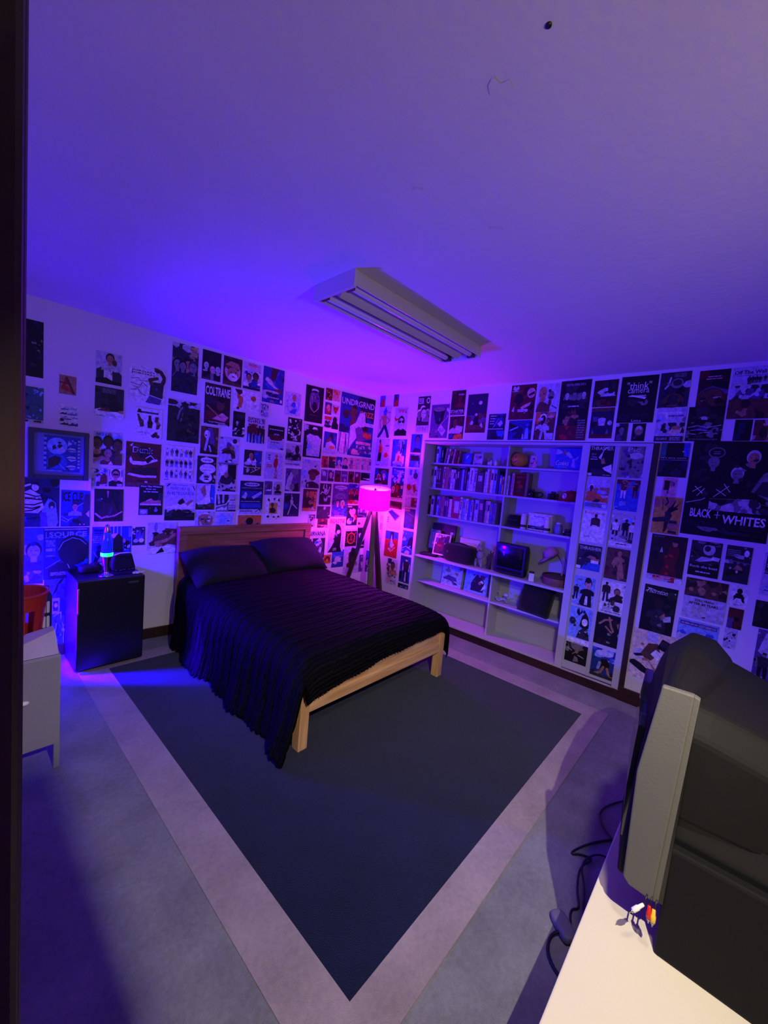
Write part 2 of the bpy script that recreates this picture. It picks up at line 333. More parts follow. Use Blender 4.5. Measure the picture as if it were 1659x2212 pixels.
POSTERS = [
('L', -3.357, 2.131, 0.136, 0.395, 'tall dark smoky poster cut off by the door jamb', 'k', 'X0,0,1,1,22,dkn,1;X.5,.3,.95,.7,14,dgk,2;X.6,.5,.9,.7,5,gd,3'),
('L', -3.338, 1.804, 0.121, 0.256, 'pale teal misty print under the tall dark smoky poster', 't', 'X0,.1,1,1,30,tst,3;X.1,.3,.9,.9,14,stn,4;R0,0,1,.09,l;R.08,.02,.3,.07,k;R.55,.02,.9,.07,d'),
('L', -3.13, 2.045, 0.102, 0.139, 'small orange card with a brushed red letter A', 'h', 'X0,0,1,1,9,hch,5;L.17,r,.42,.85,.2,.3;L.15,m,.42,.88,.85,.1;L.1,m,.02,.62,.6,.58;G,r,.15,.4,.5,.45,.75,.15,.35,.2'),
('L', -3.129, 1.807, 0.118, 0.162, 'white page of small blue shoe drawings', 'w', 'S.3,.82,.4,s,n;S.72,.86,.42,q,s;S.22,.6,.36,n,d;S.68,.62,.5,s,n;S.35,.4,.55,q,n;S.8,.44,.3,s,n;E.15,.26,.12,.05,n;S.28,.12,.4,n,d;S.72,.12,.5,x,n'),
('L', -2.909, 2.177, 0.172, 0.243, 'blue toned portrait of a person holding a phone', 'q', 'X0,.4,1,1,8,qlq,6;G,d,.02,.0,.02,.42,.3,.55,.5,.5,.75,.55,1,.35,1,0;G,w,.3,.15,.3,.5,.52,.4,.62,.5,.64,.1;B.53,.42,.56,h,k,l;E.7,.7,.1,.1,e;G,k,.0,.0,.0,.14,.4,.2,.7,.1,1,.12,1,0;L.02,d,.5,.5,.6,.3,.66,.45'),
('L', -2.911, 1.911, 0.193, 0.241, 'dark poster with black boots on a white ground', 'd', 'X0,.3,1,1,18,dik,7;N.25,.8,.7,.96,5,g;G,w,0,0,0,.24,.2,.3,.35,.2,.6,.22,.8,.24,1,.3,1,0;G,k,.5,.3,.55,.5,.75,.55,.95,.45,.9,.25,.6,.22;S.3,.27,.4,e,h;E.9,.24,.1,.05,h;R.4,.05,.7,.13,q;N.05,.03,.35,.08,2,g'),
('L', -2.684, 2.078, 0.269, 0.303, 'white page of a reaching basketball player with doubled black lettering', 'w', 'U.36,.84,.62,.06,d,JORDAN;U.36,.775,.64,.06,k,JORDAN;L.015,n,.05,.6,.25,.66,.3,.58,.5,.6;L.015,n,.05,.5,.3,.45,.35,.55,.5,.45;L.015,n,.05,.3,.25,.35,.3,.25,.45,.2;L.015,n,.1,.42,.2,.38,.3,.42;L.012,q,.05,.2,.2,.15,.35,.22;G,u,.45,.02,.55,.22,.9,.16,.85,0;G,d,.55,.22,.58,.6,.95,.62,.92,.18;L.1,e,.6,.55,.55,.65,.75,.72;L.11,f,.9,.58,.97,.75,.85,.92;E.76,.93,.09,.06,f;E.72,.99,.06,.04,e;L.02,w,.56,.23,.9,.17;E.74,.42,.06,.06,d;E.74,.42,.03,.04,u'),
('L', -2.631, 1.783, 0.198, 0.251, 'white page of three dark controllers above grey lettering', 'w', 'R.06,.84,.86,.9,d;G,k,.06,.84,.1,.97,.2,.95,.22,.84;N.3,.86,.8,.88,1,g;G,e,.05,.78,.12,.8,.22,.64,.3,.6,.32,.4,.18,.36,.12,.55;G,i,.48,.78,.58,.78,.6,.62,.66,.55,.62,.36,.46,.36,.44,.55,.48,.62;G,e,.74,.76,.88,.76,.86,.62,.96,.52,.9,.36,.78,.34,.8,.52,.72,.6;E.22,.56,.08,.05,a;E.85,.55,.08,.05,h;T.28,.19,.48,.05,d,GAME BOY;T.24,.12,.36,.035,g,ADVANCE;E.75,.14,.1,.07,k;E.85,.1,.08,.06,e;E.68,.1,.08,.05,i;E.78,.2,.06,.05,d'),
('L', -3.213, 1.461, 0.214, 0.264, 'poster of pale masks and a column of lips inside the deep frame', 'x', 'E.36,.72,.28,.24,s;G,n,.22,.7,.3,.76,.34,.66,.24,.6;E.44,.72,.07,.06,n;E.42,.82,.05,.03,n;G,q,.34,.6,.5,.72,.58,.58,.48,.55;E.36,.25,.28,.25,b;G,d,.12,.05,.12,.35,.3,.45,.48,.4,.42,.2;L.02,s,.42,.22,.6,.05;X.65,.75,.95,.98,9,sqx,12;G,q,.6,.63,.72,.7,.86,.68,.92,.6,.76,.57;L.03,n,.62,.63,.9,.62;G,q,.6,.4,.72,.46,.86,.45,.92,.36,.76,.3;L.03,n,.62,.38,.9,.38;G,q,.6,.15,.72,.2,.86,.19,.92,.12,.76,.05;L.03,n,.62,.12,.9,.13;N.94,.1,1,.95,9,q;N0,.02,.07,.98,7,s;R0,0,.5,.03,s'),
('L', -2.912, 1.537, 0.193, 0.261, 'poster of three people leaning together under white block letters', 'q', 'X0,.55,1,1,7,qsq,13;U.3,.92,.42,.08,d,NO D;X.5,.8,.95,.98,6,gqd,14;B.12,.2,.65,e,k,k;B.5,.25,.65,f,k,i;B.84,.1,.72,e,k,d;B.5,0,.48,h,g,e;L.13,h,0,.1,.3,.22,.5,.15;L.1,e,.0,.3,.2,.4;G,w,.5,.0,.6,.12,.68,.02;E.12,.38,.14,.08,h;G,e,.7,0,.75,.3,1,.35,1,0'),
('L', -2.92, 1.36, 0.103, 0.144, 'small photo of a ball player amid white crowd', 'l', 'X0,0,1,1,22,wlgb,15;G,m,.5,.1,.55,.5,.8,.75,.98,.6,1,.15;L.12,e,.3,.6,.5,.65,.7,.55;X0,.75,1,1,7,wxd,16;R.3,0,.5,.25,d'),
('L', -2.807, 1.362, 0.098, 0.147, 'small white portrait of a man in dark sunglasses', 'w', 'B.5,0,.98,h,k,k;R.3,.62,.7,.72,k;R.02,.55,.1,.95,g;R.88,.55,.98,.95,g;R.6,.02,.95,.16,q;N.05,.4,.2,.5,3,g'),
('L', -2.693, 1.365, 0.263, 0.379, 'rust brown poster of a shoe with white curling logo lettering', 'm', 'X0,0,1,1,7,emi,17;R0,0,1,.1,e;U.5,.82,.58,.13,k,Dunk;U.48,.835,.58,.13,w,Dunk;U.485,.83,.54,.1,k,Dunk;G,w,.1,.92,.2,.98,.16,.9;G,w,.1,.62,.14,.68,.2,.58,.5,.58,.88,.66,.92,.62,.5,.5,.2,.5,.12,.55;G,k,.55,.6,.68,.7,.78,.66,.62,.54;L.025,w,.56,.66,.7,.73,.82,.64;G,i,.12,.3,.2,.42,.45,.4,.6,.46,.85,.46,.9,.28;G,c,.06,.27,.1,.31,.5,.27,.9,.28,.88,.23,.4,.22;E.42,.72,.06,.04,k;N.3,.12,.75,.15,1,i;R.55,.11,.63,.14,w'),
('L', -2.899, 1.071, 0.199, 0.268, 'dark portrait of a long haired person with folded hands', 'k', 'X0,0,1,1,12,kdi,18;G,i,.15,.1,.3,.6,.5,.8,.7,.6,.85,.1;E.45,.84,.09,.11,h;L.14,k,.36,.9,.4,.6;L.14,k,.56,.9,.52,.6;L.07,h,.05,.25,.25,.1,.5,.18;L.06,h,.95,.3,.7,.18,.45,.14;L.1,d,.5,.2,.6,.4;E.25,.7,.02,.015,w;N.15,.02,.85,.06,1,e'),
('L', -2.587, 1.124, 0.186, 0.264, 'black advertisement of one brown low shoe with white headline', 'k', 'U.5,.95,.86,.05,w,How The Writers;U.48,.86,.4,.05,w,lives up;U.48,.78,.6,.05,w,to its name;S.5,.46,.86,h,c;X.3,.1,.9,.3,7,dkg,19;R.04,.02,.38,.2,g;E.2,.11,.12,.06,l;R.8,.5,.98,.75,d'),
('L', -3.343, 1.035, 0.226, 0.371, 'poster of a person in zebra stripes beside a pale gown', 'n', 'X0,.7,1,1,7,knx,20;G,s,.5,0,.55,.35,.72,.6,.9,.5,.97,.1,.92,0;G,u,.48,0,.5,.3,.66,.3,.7,0;E.38,.81,.09,.08,w;G,k,.3,.86,.42,.92,.48,.82,.4,.86;G,w,.06,.3,.1,.7,.25,.76,.5,.66,.6,.4,.45,.28;L.04,k,.1,.68,.4,.62,.55,.64;L.04,k,.08,.6,.4,.56,.56,.56;L.04,k,.08,.46,.35,.45,.55,.5;L.04,k,.08,.4,.3,.38,.5,.42;L.04,k,.1,.32,.3,.34,.48,.4;L.06,w,.02,.8,.25,.86;U.5,.58,.74,.045,k,MISS VXETY;E.8,.44,.09,.08,d;E.8,.4,.04,.03,l;X0,0,.5,.25,5,xbn,21'),
('L', -3.108, 1.034, 0.182, 0.286, 'poster of a leaning figure under tall black letters beside striped poster', 'x', 'X0,.3,1,.75,7,bxn,22;U.4,.82,.72,.26,k,ICE CUP;G,d,.7,.35,.8,.9,1,.9,1,0,.3,0,.5,.2;B.48,.3,.36,h,i,s;L.03,s,.55,.55,.75,.65;L.02,q,0,.3,.25,.18,.4,.25;L.02,q,.02,.2,.2,.12,.3,.2;G,q,.85,.35,.98,.45,.98,.25;X.3,0,1,.25,9,dkn,23;E.8,.06,.02,.015,w;E.65,.06,.02,.015,w'),
('L', -3.208, 0.623, 0.282, 0.403, 'magazine cover poster with the dark back of a round head', 'n', 'X0,0,1,1,7,nkx,24;R.02,.96,.95,.975,q;U.53,.87,.82,.1,s,SOURCE;L.012,s,.06,.82,.06,.92;N.04,.8,.88,.82,1,s;R.04,.43,.26,.78,x;U.15,.7,.19,.13,s,TUPAC;N0.055,0.530,0.245,0.630,1,s;N0.065,0.443,0.235,0.478,1,s;E.65,.55,.34,.3,k;L.015,s,.32,.57,.42,.72,.62,.8,.8,.76,.93,.66;G,k,.1,.2,.3,.32,.55,.3,.75,.2,.8,0,.1,0;L.012,s,.05,.22,.35,.37;L.012,q,.52,.28,.56,.2;G,b,.85,.26,.92,.36,.98,.36,.98,.26;N.15,.07,.6,.14,3,s'),
('L', -3.338, 0.592, 0.13, 0.437, 'tall blue portrait of a turned head beside the magazine cover poster', 'b', 'X0,0,1,1,8,bxs,25;B.58,.25,.5,s,k,x;X0,0,1,.25,7,sbx,26;R0,.02,1,.06,x;R0,0,1,.02,s;E.55,.72,.12,.04,n'),
('L', -3.202, 0.062, 0.175, 0.581, 'tall poster of a jointed machine figure low behind the black fridge', 'b', 'G,k,.28,.72,.45,.9,.75,1,.55,.95,.45,.8;G,d,.4,.72,.5,.9,.75,.88,.78,.7,.6,.66;X.35,.6,.8,.95,9,dgn,27;R.28,.48,.55,.7,s;R.32,.52,.5,.66,x;E.42,.6,.06,.03,q;R.56,.45,.72,.68,n;L.04,s,.35,.45,.6,.5,.6,.4;L.05,n,.4,.4,.5,.3,.45,.2;L.04,s,.45,.35,.4,.2,.5,.1;X.3,.0,.8,.4,12,bsx,28;L.02,q,.7,.05,.72,.25,.65,.35'),
('L', -2.908, 0.73, 0.127, 0.297, 'blue poster partly hidden behind the lava lamp', 'b', 'X0,0,1,1,15,bxs,29;R.08,.86,.6,.93,n;R.1,.8,.9,.84,d;N.05,.55,.5,.75,4,s;E.55,.42,.3,.08,n;G,n,.1,.0,.3,.4,.7,.35,.95,0;L.06,s,.1,.3,.3,.15;G,q,.3,.02,.5,.2,.7,.02'),
('L', -2.779, 0.793, 0.148, 0.236, 'purple striped poster with a dark figure just right of the lava lamp', 'x', 'R.1,.6,.15,1,q;R.28,.6,.32,1,q;R.46,.55,.5,1,q;R.85,.6,1,.95,g;E.22,.66,.22,.09,p;G,k,.1,.0,.12,.55,.35,.75,.55,.6,.6,0;G,k,.62,.2,.7,.5,.9,.45,.85,.15;X.6,.0,1,.5,9,lqd,30;E.65,.48,.07,.08,h'),
('L', -2.627, 0.861, 0.096, 0.16, 'small square photo of raised hands next to the purple striped poster', 'd', 'X0,0,1,1,9,dnl,31;G,u,.25,.3,.3,.9,.45,.6,.6,.9,.7,.55,.95,.8,.9,.3;E.3,.24,.2,.1,q;E.72,.26,.2,.12,w;X.0,.6,.4,1,6,wq,32;R0,0,1,.1,d'),
('L', -2.513, 0.776, 0.234, 0.282, 'pale photo of a reclining muscular person by the headboard', 'l', 'X0,.4,1,1,6,lql,33;E.28,.85,.06,.14,g;G,e,.2,.6,.28,.68,.35,.62,.5,.66,.62,.82,1,.78,1,.25,.7,.3,.4,.15,.3,.3,.18,.4;G,f,.05,.35,.2,.42,.3,.4,.25,.25,.1,.25;L.12,h,.3,.35,.6,.4,.95,.6;G,k,.15,.68,.25,.55,.4,.65,.3,.7;E.4,.26,.12,.06,h;G,w,0,0,0,.15,.3,.2,.7,.25,1,.15,1,0;X.4,.35,.9,.75,9,eih,34;G,k,.3,.0,.5,.2,.6,.05'),
('L', -2.371, 2.222, 0.216, 0.417, 'large murky photo of a crowd on a street below power lines', 'd', 'X0,.75,1,1,8,lgl,35;R.7,.7,.95,.98,y;N.72,.72,.93,.95,5,g;X0,.45,1,.78,26,dkg,36;B.2,.3,.4,g,k,d;B.6,.3,.42,h,k,d;B.8,.25,.45,g,d,v;B.4,.3,.36,g,k,n;X0,0,1,.45,20,knd,37;L.012,d,0,.9,.5,.95,1,.86;L.03,g,.02,.3,.25,.5'),
('L', -2.122, 2.383, 0.169, 0.261, 'dark photo of three people with folded hands', 'k', 'X0,.6,1,1,5,kdk,38;B.22,.15,.5,l,k,k;B.55,0,.55,p,k,d;B.84,.05,.52,l,k,k;R.45,.0,.62,.3,g;E.15,.3,.12,.03,l;E.6,.28,.12,.03,l;E.85,.26,.12,.03,l;N.05,.02,.4,.06,2,g'),
('L', -1.931, 2.375, 0.18, 0.264, 'close portrait with white foam beard and turban', 'i', 'X0,.8,1,1,6,kmi,39;E.5,.5,.42,.34,p;E.5,.68,.4,.18,e;G,h,.1,.7,.4,.85,.8,.8,.9,.6,.5,.66;E.52,.42,.3,.22,h;E.54,.3,.24,.14,w;E.54,.32,.07,.03,r;E.42,.47,.05,.02,k;E.66,.48,.05,.02,k;G,e,.0,.0,0,.1,.3,.16,.8,.12,1,.05,1,0'),
('L', -1.734, 2.378, 0.177, 0.258, 'magazine page of players in white and blue under a red banner', 'q', 'R.2,.8,.85,.9,p;N.25,.88,.8,.97,2,r;X0,.3,1,.7,16,wxn,40;B.3,.1,.5,h,k,w;B.7,.12,.55,e,k,x;R0,0,1,.1,n;X0,.1,1,.35,8,nxw,41'),
('L', -1.53, 2.288, 0.234, 0.355, 'tall blue poster of a leg wearing a pointed pale shoe', 'x', 'X0,.4,1,1,7,bxn,42;G,f,.4,1,.72,1,.62,.78,.5,.6,.35,.7;G,l,.12,.68,.2,.72,.4,.64,.55,.5,.8,.42,.85,.36,.6,.42,.3,.52,.1,.62;G,e,.6,.42,.85,.44,.95,.32,.6,.36;E.4,.32,.4,.04,l;X0,.1,1,.3,9,gqn,43;N.1,.14,.8,.18,2,w;R.85,.05,.95,.14,w;G,g,.35,.02,.4,.1,.55,.08,.6,.02'),
('L', -1.266, 2.205, 0.187, 0.236, 'faint blue oval portrait pale as the wall', 'q', 'E.5,.5,.42,.46,s;E.5,.52,.32,.4,q;E.55,.78,.13,.16,h;G,b,.3,.1,.4,.55,.6,.62,.75,.3,.65,.08;X.2,.1,.8,.5,6,bqs,44;N.45,.02,.9,.05,1,w'),
('L', -2.389, 1.788, 0.267, 0.363, 'large dark green photo of two hooded people from behind', 'v', 'R0,.85,1,1,q;X0,.8,1,1,8,lqv,45;L.03,k,.5,.96,.7,.93,.85,.96;L.015,d,.6,.9,.75,.94,.9,.88;G,v,0,0,0,.75,.2,.86,.4,.8,.5,.6,.6,.84,.85,.86,1,.7,1,0;E.46,.8,.09,.08,d;L.05,g,.3,.55,.36,.75,.44,.84;L.03,g,.4,.5,.46,.7;X0,0,1,.7,30,vkd,46;X.6,.1,.9,.5,6,vet,47'),
('L', -2.086, 1.985, 0.239, 0.373, 'dark poster of a saxophone player under tall white jagged letters', 'i', 'U.5,.82,.95,.22,w,COLTRANE;X0,.2,1,.7,18,ikd,48;E.62,.5,.16,.14,e;G,k,.45,.6,.6,.72,.8,.64,.7,.56;G,m,0,.3,.3,.36,.6,.3,.95,.2,1,.05,0,.1;G,p,.3,.14,.7,.32,.95,.22,.8,.1;L.05,h,.1,.45,.3,.35,.6,.2;R0,0,1,.07,l;X0,.0,1,.1,9,dlk,49;N.05,.02,.95,.05,1,k'),
('L', -1.817, 2.168, 0.261, 0.189, 'white page of a leaping orange leg and one basketball', 'w', 'G,f,.02,1,.3,1,.32,.85,.2,.7,.1,.85;G,o,.12,.78,.35,.65,.36,.5,.3,.1,.15,.1,.2,.45,.12,.6;L.05,h,.2,.6,.22,.2;R.12,.0,.22,.12,i;E.76,.66,.11,.14,o;L.012,m,.66,.66,.86,.66;L.012,m,.76,.8,.76,.52;X.5,.1,.9,.4,3,wl,50'),
('L', -1.813, 1.901, 0.121, 0.244, 'narrow dark photo of a crowded band', 'k', 'X0,.3,1,1,12,kdi,51;X0,.0,1,.4,26,lwgd,52;B.35,.35,.3,l,k,k;R.3,.74,.95,.9,d;R.1,.02,.9,.08,d'),
('L', -1.666, 1.86, 0.187, 0.256, 'white poster of five friends in jeans under heavy brown lettering', 'q', 'U.5,.94,.98,.09,m,SPICE;U.5,.84,.98,.1,m,GIRLS;F.12,.02,.72,h,m,b;F.3,.0,.75,e,i,n;F.5,.02,.72,h,m,x;F.7,.0,.7,e,k,b;F.88,.03,.68,h,i,n;G,m,0,.45,.15,.7,.4,.75,.6,.5,.4,.4;G,i,.55,.45,.65,.62,.95,.6,1,.4'),
('L', -1.545, 2.134, 0.097, 0.137, 'small white cutting with stacked red and black letters', 'q', 'U.35,.88,.6,.18,d,VI;U.4,.65,.5,.2,k,SE;U.3,.4,.3,.2,k,E;G,r,.75,.95,.95,.8,.7,.5,.55,.35,.8,.62;N0.150,0.070,0.450,0.230,1,g;L.08,x,.5,.3,.6,.05;N.7,.1,.9,.4,3,g'),
('L', -1.442, 1.82, 0.189, 0.246, 'poster of a maroon car on black above white text', 'q', 'R0,.5,1,1,k;N0.080,0.810,0.920,0.870,1,q;C.52,.58,.84,m;G,m,.1,.5,.2,.38,.8,.4,.92,.52;E.5,.46,.4,.08,m;N0.175,0.270,0.725,0.330,1,n;N.05,.05,.95,.24,6,s;R.8,.02,.98,.08,n'),
('L', -1.22, 1.931, 0.171, 0.251, 'dark poster scattered with white leaf silhouettes', 'k', 'X.05,.3,.95,.95,26,w,54;X.1,.05,.8,.35,14,w,55;X.0,.0,1,1,5,kdk,56;L.05,w,.4,.15,.45,.3,.3,.4;R.38,.03,.6,.1,g'),
('L', -2.106, 1.703, 0.161, 0.255, 'brown portrait of a woman with long purple hair', 'e', 'X0,0,1,1,10,emi,57;G,u,.35,.95,.62,.98,.75,.7,.8,.35,.55,.4,.5,.75;E.36,.72,.17,.15,q;G,w,.25,.8,.32,.88,.42,.72,.3,.6;E.3,.68,.06,.02,m;L.13,q,.28,.15,.35,.4,.4,.58;L.1,q,.5,.3,.6,.12;R0,0,1,.08,i;E.92,.6,.08,.06,h'),
('L', -1.932, 1.622, 0.192, 0.261, 'violet photo of a person in a wide hat bending down', 'q', 'X0,.3,1,1,8,qlu,58;E.8,.83,.22,.09,w;E.78,.88,.12,.09,d;G,e,.1,.5,.3,.6,.6,.65,.8,.5,.85,.25,.65,.2,.6,.4,.4,.38;E.66,.62,.12,.07,h;L.12,i,.2,.42,.5,.5,.75,.35;G,d,.3,.12,.65,.2,.7,.12,.35,.06;R0,0,1,.05,g;E.55,.12,.1,.03,w'),
('L', -1.681, 1.533, 0.189, 0.254, 'photo of a girl in white sitting on broken wood', 'v', 'R.55,.4,1,.97,x;X.55,.5,1,.9,7,xbs,59;X0,.0,.7,.5,16,vel,60;B.38,.4,.55,h,k,l;G,w,.15,.6,.3,.7,.42,.5,.25,.4;G,w,.5,.5,.62,.68,.7,.55;E.45,.45,.16,.06,q;L.1,i,.4,.4,.6,.2,.85,.02;L.03,c,.05,.3,.9,.33;L.03,c,.4,.1,.9,.3;R0,0,1,.06,d'),
('L', -1.455, 1.508, 0.205, 0.277, 'white film poster of a slim woman in a red dress', 'q', 'G,o,.5,.9,.65,.96,.72,.86,.6,.78;E.62,.85,.06,.04,h;G,r,.52,.78,.7,.8,.72,.6,.66,.42,.5,.44,.46,.6;L.05,h,.58,.44,.6,.22,.58,.08;L.05,h,.64,.44,.7,.22,.66,.08;L.04,m,.55,.06,.68,.05;R.15,.88,.28,.92,n;R.15,.8,.28,.83,n;R.15,.73,.28,.76,n;N.1,.46,.4,.56,2,r;U.22,.43,.28,.04,r,Mary'),
('L', -1.224, 1.668, 0.193, 0.238, 'grey photo of two people lying down near water', 'l', 'X0,.5,1,1,10,lgl,61;E.72,.75,.14,.2,k;G,d,0,.25,.05,.55,.4,.6,.55,.5,.9,.6,1,.3,.9,.22;X0,.25,1,.55,10,dkg,62;G,l,0,0,0,.22,1,.25,1,0;X0,0,1,.2,6,qls,63;N.05,.04,.9,.1,1,d'),
('L', -2.402, 1.435, 0.242, 0.312, 'white page with three rows of tiny standing outfits', 'w', 'F0.09,0.70,.22,h,w,d;F0.25,0.70,.22,e,g,g;F0.41,0.70,.22,f,n,k;F0.57,0.70,.22,h,w,n;F0.73,0.70,.22,e,g,b;F0.89,0.70,.22,f,n,k;F0.09,0.39,.22,e,d,k;F0.25,0.39,.22,f,k,n;F0.41,0.39,.22,h,x,b;F0.57,0.39,.22,e,d,k;F0.73,0.39,.22,f,k,d;F0.89,0.39,.22,h,x,g;F0.09,0.08,.22,f,g,b;F0.25,0.08,.22,h,n,k;F0.41,0.08,.22,e,w,d;F0.57,0.08,.22,f,g,g;F0.73,0.08,.22,h,n,k;F0.89,0.08,.22,e,w,n;N.35,.62,.55,.63,1,g;N.35,.31,.55,.32,1,g;N0,.02,.15,.05,1,n;R.9,.01,.95,.03,n'),
('L', -2.125, 1.423, 0.175, 0.258, 'comic page with speech bubbles around a dark crown', 'd', 'X0,0,1,1,30,dgli,64;E.5,.86,.34,.1,w;N0.250,0.835,0.750,0.885,1,d;E.55,.55,.42,.18,w;N.3,.6,.8,.62,1,d;N.3,.48,.8,.5,1,d;E.5,.22,.3,.17,w;G,k,.34,.34,.38,.22,.62,.22,.66,.34,.58,.26,.54,.36,.5,.26,.46,.36,.42,.26;E.5,.17,.12,.03,k'),
('L', -1.925, 1.358, 0.175, 0.266, 'photo of a white haired person against a dark block', 'l', 'R.5,.45,.98,1,k;X.0,.5,.5,1,6,lwg,65;G,d,.05,.3,.15,.55,.5,.7,.75,.55,.95,.4,.9,.2;G,w,.1,.9,.35,.98,.5,.85,.3,.6,.1,.55;E.42,.6,.12,.1,h;X0,.0,1,.35,14,gdl,66;R0,0,1,.06,d;G,l,.5,.25,.9,.3,1,.2,.5,.15;R.05,.02,.25,.05,w'),
('L', -1.206, 1.386, 0.19, 0.251, 'blurred photo of bent bare knees', 'u', 'X0,0,1,1,13,ugd,67;G,l,.0,.1,.15,.6,.35,.85,.5,.7,.4,.4,.45,0;G,g,.35,.9,.55,1,.75,.8,.6,.55;G,k,.5,.0,.55,.3,.85,.4,.9,0;L.03,k,.05,.8,.3,.9;E.45,.2,.16,.15,g'),
('L', -2.384, 1.074, 0.256, 0.338, 'white shoe advertisement with a long serif headline over dark grass', 'q', 'N.25,.95,.75,.97,1,n;T.48,.86,.62,.075,n,MERCURY IS;T.5,.74,.88,.085,n,IN RETROGRADE;S.5,.42,.9,w,q;G,i,.4,.48,.55,.6,.65,.5,.5,.42;G,h,.66,.46,.86,.58,.94,.54,.75,.4;L.02,d,.42,.52,.56,.6,.66,.48;R0,0,1,.22,k;X0,.1,1,.3,16,kdv,68;R.3,.05,.7,.07,d;L.04,d,.05,.92,.12,.98;L.03,d,.9,.95,.96,.85'),
('L', -2.121, 1.175, 0.171, 0.241, 'photo of a white boot on olive grass', 'q', 'R.5,.2,1,1,b;X.5,.4,1,1,7,bsq,69;R0,0,1,.25,v;X0,0,1,.22,9,vea,70;G,w,.4,.95,.75,1,.72,.6,.78,.3,.6,.22,.1,.2,.05,.27,.3,.36,.5,.5;G,h,.2,.8,.45,1,.55,.6,.4,.5;L.03,g,.3,.75,.5,.58'),
('L', -1.934, 1.157, 0.194, 0.169, 'grey strip of shoe photos', 'g', 'R.0,.4,.6,1,d;L.1,l,.1,.98,.15,.5;L.1,l,.35,.98,.35,.55;S.3,.2,.5,w,l;R.63,.4,1,.98,l;S.8,.7,.34,g,w;L.05,w,.0,.3,.5,.45,.7,.8;R.63,.05,1,.35,q;N.66,.18,.98,.32,3,d;R.63,.03,1,.12,k'),
('L', -1.704, 1.134, 0.249, 0.339, 'deep blue advertisement of a robotic white device with headline', 'n', 'E.5,.9,.34,.06,q;N0.250,0.875,0.750,0.925,1,n;T.5,.79,.88,.035,q,A NEW WAY OF REALITY;R.06,.5,.95,.7,x;G,q,.5,.52,.9,.7,.96,.64,.6,.46;G,l,.08,.5,.25,.68,.32,.6,.25,.46;G,s,.65,.53,.8,.62,.86,.58,.72,.5;N.06,.37,.92,.4,1,q;R.05,.18,.95,.34,x;N.08,.2,.9,.32,5,b;R0,0,1,.15,q;N.03,.06,.55,.13,3,n;G,n,.68,.06,.85,.15,.96,.14,.8,.02;G,w,.72,.05,.84,.12,.9,.11,.8,.03'),
('L', -1.442, 1.339, 0.087, 0.145, 'tiny photo of a purple shoe left of its near twin', 'u', 'X0,0,1,1,10,ugm,72;S.5,.35,.8,w,u;G,e,.3,.6,.6,.9,.8,.6'),
('L', -1.339, 1.338, 0.096, 0.147, 'tiny photo of a stooping dark figure right of the purple shoe', 'l', 'X0,0,1,1,8,lgq,73;B.55,.1,.7,e,k,k;L.14,k,.3,.4,.6,.45;R.1,.02,.95,.15,g'),
('L', -1.41, 1.078, 0.167, 0.237, 'white cutout of a crouching person on yellow ringed by shapes', 'w', 'R.2,.25,.78,.75,y;B.42,.4,.34,e,k,i;G,i,.22,.3,.4,.55,.7,.42,.6,.28;G,d,.05,.88,.15,.96,.25,.8,.15,.82;G,d,.45,.95,.6,.98,.55,.82;G,d,.75,.85,.85,.97,.95,.8;E.15,.12,.1,.05,d;E.55,.1,.08,.04,d;E.88,.12,.08,.05,d;E.9,.6,.06,.03,q'),
('L', -1.206, 1.107, 0.193, 0.258, 'dark blue poster of one leaping dancer', 'n', 'X0,0,1,1,6,nkx,74;L.07,l,.5,.62,.42,.35,.3,.1;L.07,l,.55,.55,.72,.45,.85,.35;G,l,.4,.7,.5,.78,.6,.66,.58,.5,.45,.5;E.5,.8,.06,.05,q;L.04,l,.5,.76,.46,.95;N.25,.05,.75,.07,1,g'),
('L', -2.121, 1.024, 0.182, 0.135, 'wrinkled old face print half behind the headboard', 'l', 'X0,.6,1,1,8,lqg,75;E.5,.35,.4,.5,h;X.2,.0,.8,.7,16,ghl,76;E.35,.45,.1,.05,d;E.66,.45,.1,.05,d;L.04,i,.5,.45,.55,.2;G,w,.1,.75,.5,.95,.9,.75,.5,.82;R0,0,.15,.6,q'),
('L', -1.93, 1.016, 0.181, 0.131, 'pale blue leaflet of faint text above the headboard', 'q', 'X0,0,1,1,4,qsq,77;N.1,.2,.9,.85,8,s;R.6,.35,.75,.42,n'),
('L', -1.709, 1.008, 0.25, 0.114, 'orange sunset print with a dark head above the headboard', 'o', 'X0,0,1,1,7,ohe,78;B.5,-.3,1.05,e,k,i;E.5,.45,.16,.34,k'),
('L', -1.026, 2.172, 0.235, 0.397, 'tall black poster of an open mouthed ape ringed with beads', 'k', 'X.2,.3,.8,.9,12,kud,80;E.5,.62,.28,.28,u;E.52,.44,.14,.13,k;E.4,.7,.08,.05,d;E.66,.7,.08,.05,d;X.3,.55,.75,.8,8,gud,81;E.5,.5,.1,.03,d;L.025,p,.24,.55,.28,.4,.5,.28,.72,.4,.76,.58;E.5,.88,.2,.05,q;E.5,.85,.15,.03,k;U.5,.2,.46,.05,e,NIRVANA;N.25,.1,.7,.12,1,d'),
('L', -1.015, 1.779, 0.242, 0.363, 'tall black poster of a tall white shirt and capped person', 'k', 'G,q,.2,.05,.15,.65,.3,.73,.5,.7,.75,.7,.95,.6,.9,.05;G,d,.12,.3,.22,.6,.22,.25;E.58,.78,.13,.09,k;G,w,.42,.88,.5,.95,.66,.94,.74,.86;R.45,.85,.73,.88,d;R.03,.85,.22,.98,q;T.14,.92,.14,.1,u,81;R.0,.8,.1,1,q;X.2,.05,.9,.6,4,qsq,82;G,k,.88,.02,.95,.4,1,.35,1,0'),
